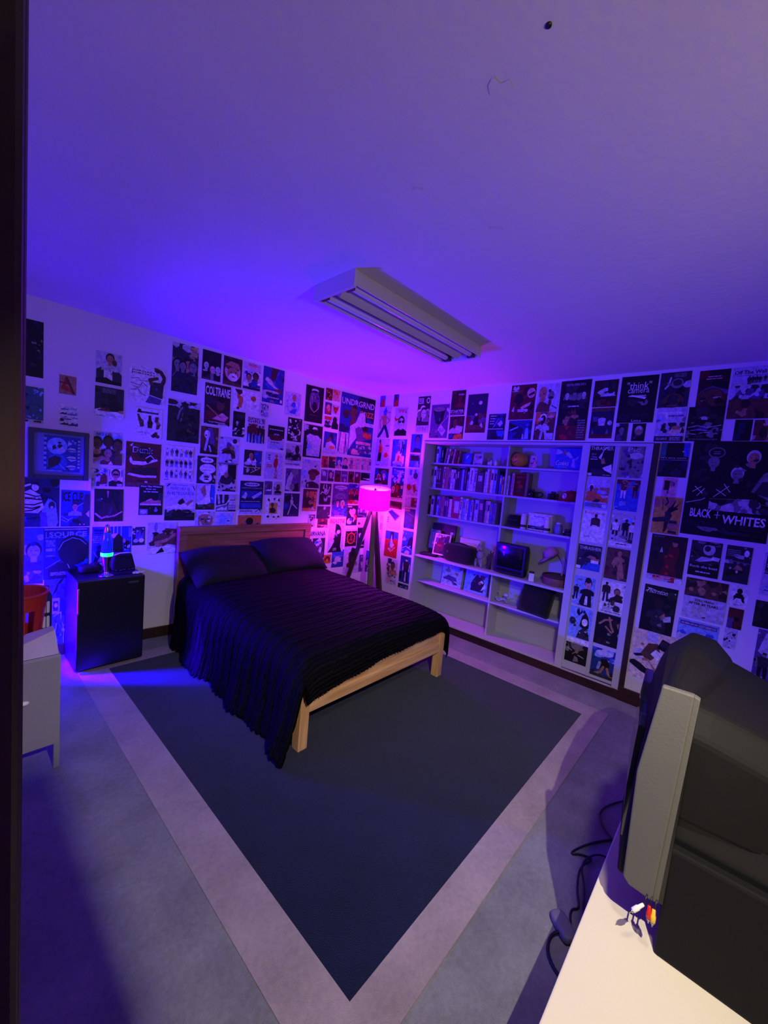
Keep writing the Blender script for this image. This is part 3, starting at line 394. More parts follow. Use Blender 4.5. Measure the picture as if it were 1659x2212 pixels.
('L', -1.01, 1.434, 0.244, 0.32, 'poster of a person in a red hat beneath flowers', 'q', 'X0,.4,1,1,12,qsl,83;X.3,.75,.8,.98,9,ulk,84;E.65,.55,.32,.12,m;G,m,.4,.55,.5,.68,.8,.68,.9,.55;E.6,.42,.18,.15,e;G,k,.2,.0,.3,.2,.6,.25,.95,.15,1,0;L.02,w,.32,.5,.38,.2;X0,0,.4,.4,9,qsn,85'),
('L', -0.972, 1.168, 0.185, 0.253, 'orange poster of a seated guitar player', 'm', 'R.45,.1,1,.95,o;X.4,.4,1,.95,8,ome,86;B.32,.45,.5,h,i,i;G,i,.2,.2,.3,.65,.6,.6,.8,.25,.6,.15;E.58,.4,.16,.1,h;L.04,i,.55,.42,.95,.6;R0,0,1,.14,o;G,q,.6,.05,.75,.2,.92,.05;R0,.9,1,1,m;N.86,.5,.95,.9,5,c'),
('L', -0.767, 2.455, 0.095, 0.131, 'small red photo of a curled figure topmost in the left column', 'm', 'X0,0,1,1,9,mor,87;E.5,.5,.3,.3,k;L.1,o,.3,.6,.5,.7,.7,.5,.5,.3'),
('L', -0.664, 2.461, 0.103, 0.128, 'small pink card plain beside the red curled figure', 'p', 'X0,0,1,1,6,pop,88;X.2,.1,.9,.5,5,hpo,89;N.2,.8,.8,.86,1,o'),
('L', -0.764, 2.292, 0.092, 0.135, 'small blue card with one red oval face', 'x', 'E.5,.45,.42,.46,r;E.5,.55,.24,.28,p;X.3,.3,.7,.7,6,hor,90'),
('L', -0.661, 2.309, 0.093, 0.1, 'small cutout of a red horned face tapering to a point', 'q', 'G,r,.05,.98,.3,.85,.7,.85,.95,.98,.85,.5,.5,.02,.15,.5;E.34,.65,.08,.06,k;E.66,.65,.08,.06,k;G,o,.4,.4,.5,.6,.6,.4;L.06,i,.35,.3,.65,.3'),
('L', -0.758, 2.139, 0.096, 0.131, 'small card with a red header over a grey group', 'q', 'R0,.72,1,1,r;N.1,.8,.9,.92,2,o;B.25,.1,.55,d,k,d;B.7,.1,.55,g,k,k;B.5,.05,.5,d,k,n'),
('L', -0.656, 2.138, 0.095, 0.147, 'small white card of a dark man seen from behind', 'q', 'B.45,0,.95,i,k,k;G,k,.0,.0,.05,.5,.3,.6,.7,.55,1,.4,1,0'),
('L', -0.547, 1.861, 0.534, 0.727, 'large blue poster of a thin man beneath bold white and orange letters', 'x', 'X0,.3,1,1,8,xbn,91;R.78,.86,1,1,k;R.7,.68,1,.88,n;U.5,.87,.96,.1,q,UNDRGRND;U.76,.72,.42,.09,o,COZZ;E.18,.68,.1,.05,m;E.17,.64,.08,.05,d;R0,0,.28,.36,q;L.04,u,.02,.05,.05,.35;L.02,k,.25,.05,.2,.3;L.04,p,.12,.02,.14,.34;L.03,u,.19,.02,.2,.34;E.38,.72,.1,.11,e;G,i,.3,.8,.42,.84,.48,.76,.4,.78;G,e,.28,.5,.34,.64,.45,.62,.42,.5;G,q,.3,.48,.45,.55,.55,.72,.7,.75,.75,.55,.6,.4,.4,.2,.3,.08;R.55,.52,1,.58,q;G,u,.45,.45,.55,.5,.85,.42,.8,.3,.55,.2;G,i,.62,.5,.82,.5,.85,.44,.7,.42;G,r,.68,.42,.95,.4,.95,.32,.8,.3;N.7,.33,.94,.4,3,o;R.5,.2,.95,.25,p;R.52,.13,.95,.18,q;R.4,.06,1,.1,q;X.35,.02,1,.2,12,qup,92'),
('L', -0.746, 1.848, 0.181, 0.25, 'violet photo of a person leaning back on a seat', 'x', 'X0,.5,1,1,7,xun,93;R0,.05,1,.25,q;G,q,.1,.15,.2,.5,.5,.6,.9,.4,.95,.15;G,e,.15,.6,.4,.75,.5,.9,.6,.85,.45,.55,.2,.5;E.52,.84,.1,.07,i;E.65,.3,.2,.08,o;R0,0,1,.06,q'),
('L', -0.757, 1.68, 0.093, 0.134, 'tiny red card first of the row below the big blue poster', 'r', 'X0,0,1,1,10,rmo,101;E.5,.6,.2,.2,m'),
('L', -0.658, 1.684, 0.099, 0.135, 'tiny black and red card of faces second in the row', 'i', 'X0,.3,1,.9,9,rpk,102;R0,0,1,.2,k;R.1,.9,.9,1,r'),
('L', -0.551, 1.686, 0.091, 0.139, 'tiny blue card of a figure with a red chest third in the row', 'x', 'X0,0,1,1,5,xbs,103;B.5,0,.75,p,q,p'),
('L', -0.456, 1.688, 0.089, 0.141, 'tiny white card of a man in profile fourth in the row', 'p', 'B.45,0,.95,p,k,n;L.1,u,.3,.1,.6,.4'),
('L', -0.36, 1.69, 0.085, 0.143, 'tiny pink card of a thin standing figure fifth in the row', 'p', 'F.5,.05,.9,p,u,u;X0,0,1,.4,4,pqu,104'),
('L', -0.268, 1.693, 0.1, 0.144, 'tiny pink card of a white suited figure sixth in the row', 'p', 'F.5,.05,.85,h,q,q;L.06,u,.35,.1,.5,.6'),
('L', -0.16, 1.695, 0.082, 0.147, 'tiny pale pink card of a faded couple seventh in the row', 'p', 'F.35,.05,.85,q,q,u;F.65,.05,.8,q,p,q'),
('L', -0.07, 1.697, 0.096, 0.148, 'tiny pale pink card beside the corner last in the row', 'p', 'F.55,.05,.85,q,u,q;X0,0,.4,1,3,pq,105'),
('L', -0.749, 1.524, 0.088, 0.136, 'tiny violet photo of a white figure leftmost of the second row', 'u', 'X0,0,1,1,7,uqd,106;F.5,.05,.9,q,q,u'),
('L', -0.655, 1.525, 0.088, 0.136, 'tiny violet photo of a dark haired figure second row', 'u', 'X0,0,1,1,6,ugq,107;B.5,0,.9,p,k,d'),
('L', -0.558, 1.525, 0.093, 0.138, 'tiny dim maroon photo with a dark window', 'm', 'X0,0,1,1,7,miu,108;R.3,.4,.7,.7,i'),
('L', -0.458, 1.526, 0.098, 0.138, 'tiny faded plum note of two text lines', 'u', 'X0,0,1,1,4,upu,109;N.15,.5,.85,.7,2,q'),
('L', -0.353, 1.526, 0.093, 0.14, 'tiny deep red photo of one dark head', 'm', 'X0,0,1,1,5,mri,110;E.5,.5,.25,.25,k'),
('L', -0.253, 1.526, 0.093, 0.141, 'tiny dark photo with a red slope', 'u', 'G,m,0,0,0,.3,.6,.6,1,.9,1,0;E.4,.7,.2,.15,p'),
('L', -0.153, 1.565, 0.175, 0.099, 'small wide black card with white specks directly above the lampshade', 'k', 'X.1,.1,.9,.3,5,qw,111;G,u,.6,.9,.9,.95,.85,.75,.65,.75;E.65,.15,.05,.06,w'),
('L', -0.753, 1.245, 0.163, 0.252, 'black poster of a pale branching hand shape', 'k', 'L.12,q,.5,.1,.55,.45,.45,.6;L.08,q,.55,.45,.75,.6,.85,.85;L.08,q,.45,.6,.3,.75,.35,.95;L.08,q,.5,.6,.6,.8,.55,.95;L.07,q,.45,.55,.2,.6,.1,.5;E.55,.3,.16,.16,q;E.85,.4,.12,.05,q;X.1,.2,.9,.9,7,qk,112;G,k,.3,.0,.5,.2,.7,0'),
('L', -0.564, 1.102, 0.241, 0.398, 'tall violet film poster of two faces below white title lines', 'u', 'X0,0,1,.5,9,xun,113;E.5,.9,.4,.06,q;N0.225,0.880,0.775,0.920,1,u;N0.350,0.800,0.650,0.840,1,q;N.35,.71,.65,.73,1,q;N0.200,0.670,0.800,0.690,1,q;T.5,.63,.66,.035,q,MAY 7TH;N.15,.57,.85,.59,1,q;B.35,.2,.32,p,k,x;B.65,.15,.36,h,w,x;X0,.05,1,.25,9,bxu,114;N.2,.02,.8,.04,1,q'),
('L', -0.328, 1.263, 0.171, 0.25, 'red lit poster of three standing figures', 'm', 'R0,.7,1,1,b;X0,.8,1,1,4,bxq,115;F.25,.2,.6,p,r,m;F.52,.2,.65,h,m,k;F.78,.2,.6,p,r,k;R0,0,1,.18,r;X0,0,1,.2,6,rop,116;L.05,p,.4,.6,.6,.4'),
('L', -0.769, 1.079, 0.187, 0.147, 'dark wide photo of a crowd low beside the corner posters', 'k', 'X.4,.0,1,1,16,ugqk,117;R0,0,.45,1,k;E.15,.5,.08,.06,d;X0,.3,.4,.7,4,kd,118'),
('L', -0.33, 0.989, 0.175, 0.256, 'dark poster of a glowing pink heart', 'k', 'R.08,.9,.45,.96,q;G,p,.2,.68,.3,.82,.45,.78,.6,.85,.8,.78,.8,.6,.5,.4;G,r,.6,.6,.95,.5,.9,.3,.65,.2,.75,.4;E.3,.2,.22,.16,q;E.4,.3,.12,.08,b;L.1,p,.6,.5,.75,.35,.65,.2;R0,0,1,.07,n'),
('L', -0.154, 1.089, 0.191, 0.165, 'violet photo of two women on a bed behind the lamp', 'u', 'X0,.4,1,1,7,uqp,119;B.3,.2,.6,p,d,k;B.7,.15,.7,p,k,d;R0,0,1,.25,d;X0,0,1,.3,6,uk,120'),
('L', -0.144, 0.956, 0.176, 0.115, 'blank pinkish white slip with one brown square', 'q', 'R.05,.35,.3,.62,m;X.4,.2,.9,.8,2,qp,121'),
('L', -0.878, 0.98, 0.095, 0.153, 'small torn scrap of brown letter shapes by the headboard', 'q', 'X.05,.45,.95,.9,12,mi,122;R.05,.88,.95,.95,m;X.2,.05,.9,.3,6,mq,123'),
('L', -0.749, 0.971, 0.144, 0.107, 'small reddish landscape photo under the dark crowd photo', 'm', 'X0,0,1,1,14,mrp,124;E.5,.5,.35,.2,i;L.06,p,.1,.3,.9,.25'),
('L', -0.861, 0.603, 0.239, 0.336, 'white poster of a pale portrait under tall black letters beside headboard', 'q', 'U.5,.88,.98,.15,k,NIRVANA;R.03,.55,.2,.7,m;R.03,.4,.2,.52,p;R.03,.25,.2,.38,u;R.26,.0,1,.72,d;G,q,.3,.1,.4,.6,.7,.75,.85,.5,.8,.2,.6,.05;X.3,.0,.95,.7,9,bqu,125;L.05,d,.4,.5,.6,.3,.7,.5;N.04,.05,.2,.2,4,d'),
('L', -0.573, 0.663, 0.231, 0.416, 'poster of a long haired rider under dripping red letters', 'q', 'U.5,.92,.95,.12,r,BEASTIE;L.02,r,.2,.9,.2,.78;L.02,r,.45,.88,.44,.74;L.02,r,.7,.9,.7,.76;G,k,.4,.85,.6,.82,.75,.72,.8,.5,.78,.15,.9,0,.0,0,.2,.15,.35,.3,.38,.55;X.3,.3,.8,.7,7,kiu,126;L.03,p,.38,.6,.45,.5,.55,.6;G,p,.08,.45,.2,.6,.25,.4,.15,.3;T.42,.08,.22,.09,q,09;E.6,.6,.12,.06,q'),
('L', -0.317, 0.697, 0.183, 0.243, 'small black poster of a round orange sun face', 'k', 'R0,.9,1,1,q;E.5,.52,.36,.3,o;E.5,.52,.31,.26,m;E.36,.55,.09,.07,k;E.64,.55,.09,.07,k;L.03,o,.5,.62,.47,.45,.55,.44;E.5,.36,.1,.03,k;L.03,o,.1,.8,.25,.7;L.03,o,.9,.82,.75,.72;L.03,o,.08,.3,.2,.36;L.03,o,.92,.3,.8,.36;L.03,o,.5,.92,.5,.83;N0.150,0.060,0.850,0.100,1,q'),
('L', -0.129, 0.687, 0.201, 0.281, 'black poster of white leaping shapes behind the lamp leg', 'k', 'G,q,.1,.7,.3,.6,.4,.8,.55,.6,.75,.75,.6,.4,.5,.3,.35,.5,.2,.45;G,q,.8,.85,.95,.95,.9,.6;E.8,.4,.06,.1,q;N0.050,0.090,0.750,0.170,1,q;X.2,.4,.8,.8,5,qk,127'),
('L', -0.623, 0.529, 0.106, 0.107, 'tiny orange poster scrap at the edge of the blanket', 'o', 'E.5,.5,.4,.35,m;X0,0,1,1,6,oeh,128'),
('L', -0.503, 0.466, 0.183, 0.222, 'blue poster of a white car above the bed edge', 'x', 'R0,.55,1,1,b;C.5,.3,.75,w;E.5,.45,.28,.16,q;N.15,.6,.85,.66,1,s;X0,0,1,.3,6,qsx,129'),
('L', -0.316, 0.37, 0.257, 0.35, 'pale poster of a walking person with a brown bag', 'q', 'F.5,.1,.85,e,d,i;G,k,.35,.65,.45,.95,.7,.9,.7,.6;E.3,.3,.12,.09,m;L.04,k,.4,.6,.3,.38;X.6,.2,.95,.7,4,qgu,130'),
('L', -0.064, 0.373, 0.097, 0.226, 'small photo of a figure low behind the lamp leg', 'u', 'B.6,0,.7,q,d,u;X0,.5,1,1,5,uqx,131'),
('R', 0.058, 0.385, 0.143, 0.281, 'blue and grey photo of standing people between the lamp legs', 'x', 'R0,.65,1,1,b;F.25,.05,.6,g,q,d;F.5,.05,.65,g,d,q;F.75,.05,.6,e,q,d;X0,0,1,.3,8,ugq,132'),
('R', 0.106, 0.684, 0.067, 0.291, 'narrow colourful strip half hidden by the front lamp leg', 'q', 'R.1,.75,1,.95,r;R.1,.5,.9,.7,b;R.1,.1,.9,.4,e;N.2,.55,.8,.65,3,w'),
('R', 0.25, 0.742, 0.056, 0.42, 'violet page of small text right of the front lamp leg', 'q', 'X0,.5,1,.9,5,rpq,133;N.15,.55,.85,.75,5,u;R.1,.85,.9,.97,p;N.1,.05,.8,.3,6,s'),
('R', 0.074, 2.5, 0.089, 0.138, 'small blue edged card of a red robed figure highest in the corner', 'b', 'G,r,.05,.0,.3,.5,.5,.75,.8,.7,.9,0;E.55,.8,.1,.1,r'),
('R', 0.302, 2.495, 0.082, 0.146, 'small card of a dark haired figure in red cloth', 'x', 'G,r,.0,.0,.25,.4,.4,.6,.9,.65,.95,0;G,m,.25,.4,.3,.95,.6,.98,.75,.6;R.7,.7,1,1,b'),
('R', 0.078, 2.118, 0.202, 0.382, 'white cutout of a shirtless dancer with wide spread legs', 'q', 'G,b,.35,.85,.55,1,.68,.85,.6,.7,.4,.7;G,h,.25,.7,.45,.74,.65,.7,.7,.4,.4,.36;L.1,h,.25,.68,.14,.5,.2,.3;L.09,h,.65,.68,.95,.56,.7,.45;L.06,h,.55,.8,.95,.82;L.2,n,.5,.36,.3,.18,.1,.05;L.2,n,.6,.36,.75,.2,.88,.03;R.8,.3,.88,.4,q'),
('R', 0.34, 2.143, 0.203, 0.335, 'white poster of a man in glasses with red swoosh and letters', 'q', 'U.6,.88,.66,.14,r,SPIKE;G,r,.0,.62,.06,.72,.12,.62,.3,.62,.7,.78,.3,.56,.1,.52;B.55,.0,.7,q,k,k;E.45,.5,.1,.05,k;E.68,.5,.1,.05,k;L.02,q,.6,.05,.7,.2;G,k,.1,.0,.1,.12,.3,.22,.8,.2,1,.1,1,0'),
('R', 0.683, 2.178, 0.176, 0.411, 'white and dark poster of three grey faces over a year', 'd', 'R.05,.8,.45,.95,q;N.08,.82,.4,.93,3,d;E.82,.88,.14,.08,w;E.82,.88,.09,.05,d;E.45,.68,.2,.07,w;N.3,.66,.6,.7,2,d;B.2,.2,.45,g,w,d;B.55,.15,.55,l,d,d;B.85,.3,.35,g,l,g;R0,0,1,.2,q;T.5,.1,.75,.13,g,1994'),
('R', 0.074, 1.765, 0.226, 0.334, 'white poster of a boxer in black shorts with a round burger', 'q', 'E.28,.92,.07,.07,i;G,r,.2,.5,.24,.84,.38,.86,.48,.7,.45,.5;L.09,o,.35,.8,.48,.65,.42,.5;G,k,.16,.18,.2,.5,.46,.5,.42,.18;E.1,.4,.06,.04,w;R.68,.74,.98,.78,x;R.62,.28,.95,.55,p;E.78,.42,.14,.09,r;L.02,o,.66,.44,.92,.44;L.02,o,.66,.4,.92,.4;R.1,.03,.35,.06,u'),
('R', 0.345, 1.771, 0.225, 0.329, 'blue poster of two raised arms and a white jersey', 'b', 'X0,.6,1,1,6,bxs,134;G,q,.25,.15,.3,.5,.5,.6,.7,.5,.68,.15;L.08,u,.35,.5,.5,.7,.48,.85;L.08,n,.62,.5,.72,.72,.7,.9;L.05,n,.8,.5,.82,.75;L.16,r,.5,.18,.52,.36;E.5,.62,.1,.06,u;R.72,.1,.9,.4,p;X0,0,1,.2,7,qsb,135'),
('R', 0.632, 1.777, 0.159, 0.383, 'blue poster of a folded arm figure beside the bookcase edge', 'b', 'X0,0,1,1,5,bxs,136;B.6,.5,.48,u,n,b;R.1,.2,.9,.36,k;G,n,.15,.45,.4,.6,.95,.55,.9,.42;R.35,.0,.4,.2,x;R.65,0,.7,.2,x;R0,.4,1,.45,q'),
('R', 0.091, 1.538, 0.233, 0.2, 'red dark photo of a cheering band behind the lampshade', 'i', 'X0,.3,1,1,7,uxm,137;X0,.0,1,.6,18,rpmk,138;B.3,.1,.55,r,p,k;B.7,.1,.6,p,q,m'),
('R', 0.376, 1.381, 0.201, 0.379, 'tall poster of red lit faces under a white brush title', 'x', 'X0,.5,1,.9,12,bpq,139;U.5,.9,.75,.1,q,Tupac;L.03,q,.2,.84,.95,.8;G,p,.45,.5,.55,.75,.65,.78,.7,.5;X0,.05,1,.5,20,rpmk,140;B.25,.05,.4,p,m,k;B.55,.1,.4,r,k,m;R0,0,1,.05,p'),
('R', 0.631, 1.445, 0.171, 0.318, 'violet poster of a bending red skinned body', 'q', 'X0,.6,1,1,5,qsu,141;G,p,.4,.6,.6,.75,.8,.7,.85,.4,.65,.1,.5,.2,.5,.45,.4,.5;G,r,.5,.4,.75,.45,.8,.2,.65,.08;E.68,.74,.2,.12,n;R.15,.75,.35,.95,b;R.55,.86,.72,.96,b;E.2,.3,.2,.12,r;L.05,n,.6,.3,.9,.2'),
('R', 0.37, 1.013, 0.213, 0.338, 'poster of one tilted dark tablet on white under a brown band', 'q', 'R0,.74,1,1,m;N0.150,0.845,0.650,0.915,1,i;N.15,.76,.85,.8,1,r;G,u,.0,.6,.3,.7,.95,.5,.62,.28;G,n,.06,.59,.3,.66,.86,.5,.6,.34;R.0,.37,.15,.41,u;R.0,.29,.15,.33,u;R.0,.21,.15,.25,u;E.96,.97,.03,.015,w'),
('R', 0.627, 1.303, 0.174, 0.124, 'white and brown split card near the bookcase', 'q', 'R.5,.1,1,.95,m;X.5,.1,1,.9,6,mhi,142;X0,0,.45,1,4,qpq,143;R0,0,1,.08,h'),
('R', 0.635, 1.054, 0.16, 0.236, 'plain navy poster with a dark rounded corner', 'n', 'X0,0,1,1,4,nxn,144;R0,.85,.5,1,h;G,k,.7,.3,.8,.7,1,.5,1,.2;L.04,u,0,.86,1,.6'),
('R', 0.365, 0.661, 0.207, 0.32, 'red poster with a pale figure under a blue top', 'r', 'R0,.68,1,1,b;R.4,.7,.65,1,n;X0,0,1,.6,7,rmr,145;G,q,.4,.5,.5,.9,.6,.6,.75,.5,.6,.35,.45,.38;L.06,p,.3,.3,.5,.22,.8,.4;G,b,.3,.5,.45,.68,.4,.35;R.75,.5,.95,.75,r;E.4,.3,.1,.05,q'),
('R', 0.636, 0.749, 0.162, 0.301, 'deep blue poster of a dark curved head', 'b', 'X0,.5,1,1,6,bxs,146;G,n,.5,.3,.6,.6,.85,.72,1,.68,1,.25;X0,.0,1,.35,10,sqx,147;L.05,q,.05,.2,.4,.3,.9,.2;R0,.92,1,1,q'),
('R', 0.428, 0.327, 0.173, 0.317, 'photo of a crowd with a dark square patch', 'q', 'R.1,.8,.45,1,n;X0,.3,1,.8,22,emp,148;B.6,.4,.5,e,i,h;X0,.1,1,.35,6,qpg,149;L.03,k,.5,.16,.95,.12;R.5,.12,.6,.18,d'),
('R', 0.642, 0.4, 0.158, 0.32, 'blue photo of a person in dark flared trousers', 'x', 'X0,0,1,1,8,xbs,150;F.6,.05,.9,q,d,n;L.05,k,.45,.55,.75,.35;G,q,.5,.05,.55,.4,.65,.4,.66,.05;R0,.1,.25,.4,k'),
('R', 0.634, 0.326, 0.162, 0.059, 'low black strip poster just above the bed', 'k', 'X0,0,1,1,6,kdx,151;R.7,.1,.95,.5,g;E.3,.3,.1,.1,q;R0,.9,1,1,q'),
('R', 0.886, 2.118, 0.236, 0.367, 'violet poster of a shiny metal cup and square label', 'u', 'X0,.3,1,1,5,uqx,152;G,k,.1,.85,.8,.9,.7,.5,.5,.4,.3,.45;E.45,.86,.33,.07,g;G,n,.2,.75,.6,.78,.55,.5,.3,.5;R.5,.5,.54,.6,g;G,q,.45,.25,.6,.42,.9,.22,.75,.06;L.012,w,.6,.42,.95,.62;N.52,.18,.82,.3,4,u;X0,.0,.5,.25,7,udg,153'),
('R', 1.139, 2.362, 0.172, 0.259, 'dark red poster of a player over a white outlined name', 'i', 'X0,.3,1,1,9,imk,154;B.65,.3,.55,m,i,m;N.5,.8,.9,.86,2,q;R0,0,1,.24,k;U.5,.15,.95,.13,q,STARTER;N.05,.03,.9,.06,1,q'),
('R', 1.143, 2.105, 0.18, 0.245, 'photo of a smiling child in white against orange', 'i', 'X0,.3,1,1,7,imd,155;B.4,.25,.7,e,k,q;G,q,.3,.3,.5,.6,.95,.55,.9,.3;G,o,.3,.0,.4,.2,.9,.25,1,0;G,x,.0,.0,.2,.3,.4,.1'),
('R', 1.344, 2.174, 0.231, 0.394, 'dusk photo of a crouching catcher beneath a small moon', 'n', 'R0,.25,1,.45,u;R0,.08,1,.27,e;X0,.25,1,.5,6,ume,156;E.66,.77,.09,.05,q;G,k,.3,.2,.45,.45,.6,.45,.65,.2;E.5,.47,.06,.04,q;G,q,.2,.22,.3,.32,.4,.28,.35,.2;G,q,.72,.18,.78,.28,.88,.16,.84,.12;R0,0,1,.08,m;X.15,.7,.3,.85,3,nu,157'),
('R', 1.608, 2.104, 0.182, 0.254, 'dark blue advertisement of a white tag on a stand', 'n', 'X0,0,1,1,5,nxk,158;N0.100,0.890,0.460,0.950,1,q;N0.100,0.790,0.400,0.850,1,q;N0.095,0.690,0.345,0.750,1,q;N0.095,0.590,0.345,0.650,1,q;G,x,.3,.5,.6,.85,.92,.7,.85,.5;G,q,.55,.62,.75,.75,.86,.62,.7,.5;R0,.4,.9,.43,q;L.02,q,.3,.45,.6,.8;X0,0,1,.35,6,xnb,159'),
('R', 1.816, 2.295, 0.246, 0.327, 'dark red poster of masked bikers with white wing emblem', 'm', 'X0,0,1,1,20,mike,160;G,q,.06,.88,.12,.98,.2,.92,.28,.98,.34,.9,.2,.82;R.05,.81,.3,.83,q;E.82,.75,.16,.14,p;G,k,.72,.72,.95,.8,.95,.72,.74,.66;G,p,.45,.35,.6,.42,.85,.5,.8,.4,.5,.28;R.35,.22,.75,.3,q;G,q,.1,.25,.2,.4,.2,.22;X.6,.05,1,.5,9,hmi,161;E.35,.6,.16,.16,k'),
('R', 1.83, 2.102, 0.231, 0.187, 'blue poster of a shadowy hand and stage', 'x', 'X0,0,1,1,12,xbn,162;G,k,0,.9,.4,.7,.3,.5,.05,.5;L.06,s,.1,.5,.4,.65;G,n,.2,.1,.4,.4,.9,.3,.8,.05;G,s,.7,.05,.75,.6,.85,.6,.9,.05;R.62,.05,.68,.3,q'),
('R', 2.079, 2.358, 0.196, 0.252, 'white poster of a bald man lifting his fist', 'q', 'E.25,.68,.18,.24,h;G,e,.0,.0,.05,.25,.2,.45,.35,.35,.6,.25,.65,0;G,h,.1,.5,.2,.45,.4,.5,.38,.4,.15,.35;L.14,e,.5,.05,.6,.25,.62,.45;E.64,.58,.14,.16,g;R.5,.7,.62,.8,d;E.64,.5,.13,.05,d;L.04,n,.72,.22,.95,.12;E.3,.65,.03,.02,k'),
('R', 2.085, 2.104, 0.182, 0.252, 'orange brown poster of a running player in white', 'e', 'X0,.4,1,1,7,eoh,163;B.4,.35,.6,i,w,q;G,q,.3,.4,.45,.6,.65,.55,.6,.3,.35,.3;L.12,q,.4,.3,.35,.05;L.12,q,.55,.35,.65,.05;R.65,.02,.98,.25,q;G,p,.5,.8,.95,.95,.9,.8;X0,0,.35,.4,6,ime,164;R.15,.7,.4,.8,q'),
('R', 2.285, 2.102, 0.251, 0.518, 'tall film poster of huddled faces above a sandcastle and red water', 'k', 'X0,.3,1,1,16,kdi,165;N0.190,0.895,0.810,0.965,1,g;G,g,.12,.68,.2,.8,.3,.72,.35,.78,.5,.72,.6,.78,.8,.8,.9,.68,.7,.64,.3,.63;B.25,.62,.2,l,k,k;B.5,.6,.22,g,d,k;B.8,.62,.2,l,k,d;N0.320,0.550,0.680,0.590,1,q;G,e,.3,.38,.36,.5,.42,.46,.46,.54,.52,.48,.56,.54,.62,.46,.66,.4;G,h,.25,.3,.3,.42,.7,.42,.74,.3;X.2,.25,.8,.45,10,ehi,166;R0,0,1,.25,m;X0,0,.8,.24,9,rmi,167;N.7,.03,.95,.35,8,g'),
('R', 2.56, 2.38, 0.18, 0.22, 'dark poster of a pale sports shoe on red rock', 'i', 'X0,0,1,1,12,ikd,168;G,l,.15,.55,.25,.62,.5,.72,.55,.6,.4,.52,.85,.48,.95,.4,.5,.38,.35,.42;S.6,.46,.6,q,d;R.6,.75,.95,.78,d;X0,0,1,.3,9,mei,169;E.85,.75,.1,.12,d;R.52,.58,.6,.7,q'),
('R', 2.564, 2.121, 0.175, 0.253, 'navy poster of a small basketball player over red floor', 'n', 'X0,0,1,1,8,nkx,170;R0,0,1,.14,m;R0,.88,1,1,e;R.1,.55,.35,.7,u;F.5,.1,.68,e,q,n;E.85,.5,.1,.08,q;G,g,.1,.15,.15,.3,.2,.15;G,g,.72,.15,.78,.32,.84,.15'),
('R', 2.761, 2.245, 0.253, 0.366, 'large black poster with big white serif words and a lens', 'k', 'T.5,.8,.66,.15,w,"think";T.5,.68,.58,.085,w,camera;R.25,.56,.72,.59,l;G,w,.28,.58,.34,.6,.74,.54,.7,.5;R.45,.42,.55,.47,g;E.5,.42,.12,.07,d;E.5,.42,.06,.04,g;X.25,.3,.8,.5,7,kdg,171;N.05,.05,.35,.2,7,d;N.45,.12,.88,.2,4,d;T.55,.045,.26,.055,w,Leica'),
('R', 2.765, 2.099, 0.087, 0.143, 'small dark photo of a seated figure under the big black poster', 'd', 'X0,0,1,1,9,dki,172;B.5,.1,.75,g,k,d;E.1,.9,.2,.1,q;X.0,0,1,.4,6,ued,173'),
('R', 2.882, 2.1, 0.092, 0.139, 'small black photo of a child with a rounded paper corner', 'k', 'E.5,.6,.32,.28,g;E.5,.72,.22,.14,l;E.5,.55,.18,.14,h;X.1,.0,.9,.35,8,kdu,174;R.05,.95,.95,1,d'),
('R', 3.026, 2.351, 0.19, 0.265, 'dark poster of a hand reaching for a dish', 'd', 'X0,0,1,1,12,dkn,175;N.45,.85,.85,.97,4,g;L.06,l,.35,.85,.3,.65,.2,.55;L.05,g,.25,.7,.5,.6,.7,.65;E.58,.68,.2,.14,g;E.58,.7,.14,.09,d;G,q,.75,.62,.85,.72,1,.75,1,.55,.85,.55;E.5,.2,.36,.2,e;E.5,.22,.2,.15,d;X.2,.05,.8,.4,8,edk,176;N.3,.06,.7,.08,1,g'),
('R', 3.037, 2.097, 0.182, 0.258, 'grey landscape poster with a yellow boat and white handwriting', 'q', 'X0,.45,1,.9,10,qgs,177;N0.050,0.790,0.850,0.890,1,w;N.35,.72,.95,.78,1,u;R.3,.65,.4,.8,w;X0,.25,1,.55,14,vdg,178;G,c,.45,.25,.6,.4,.75,.36,.92,.42,.88,.26,.65,.18;E.72,.4,.16,.06,h;E.15,.25,.15,.08,q;R0,0,1,.16,d;N.08,.05,.45,.12,2,l;N.55,.03,.9,.14,3,l'),
('R', 3.263, 2.341, 0.173, 0.267, 'deep maroon poster of a dome shaped creature under white title', 'i', 'X0,.5,1,1,5,ikm,179;N0.290,0.805,0.710,0.855,1,p;N0.240,0.750,0.760,0.790,1,p;G,u,0,.35,.2,.5,.5,.58,.75,.5,1,.45,1,.35;E.48,.25,.46,.28,m;E.48,.28,.36,.22,e;R.55,.25,.8,.29,p;E.2,.2,.05,.03,g;X.1,.05,.9,.35,9,mik,180'),
('R', 3.231, 2.102, 0.207, 0.249, 'black poster of white waves below a dim lit car', 'k', 'X0,.5,1,1,8,kid,181;C.45,.68,.3,g;G,l,.35,.7,.4,.62,.56,.62,.54,.7;X.1,.3,.9,.55,8,dgu,182;L.02,q,.05,.4,.3,.45,.6,.4,.95,.46;L.02,q,.02,.3,.4,.34,.7,.27,1,.33;L.03,l,.05,.22,.3,.2,.5,.26,.9,.22;X0,.1,1,.35,14,gdk,183;N.1,.03,.9,.08,2,g'),
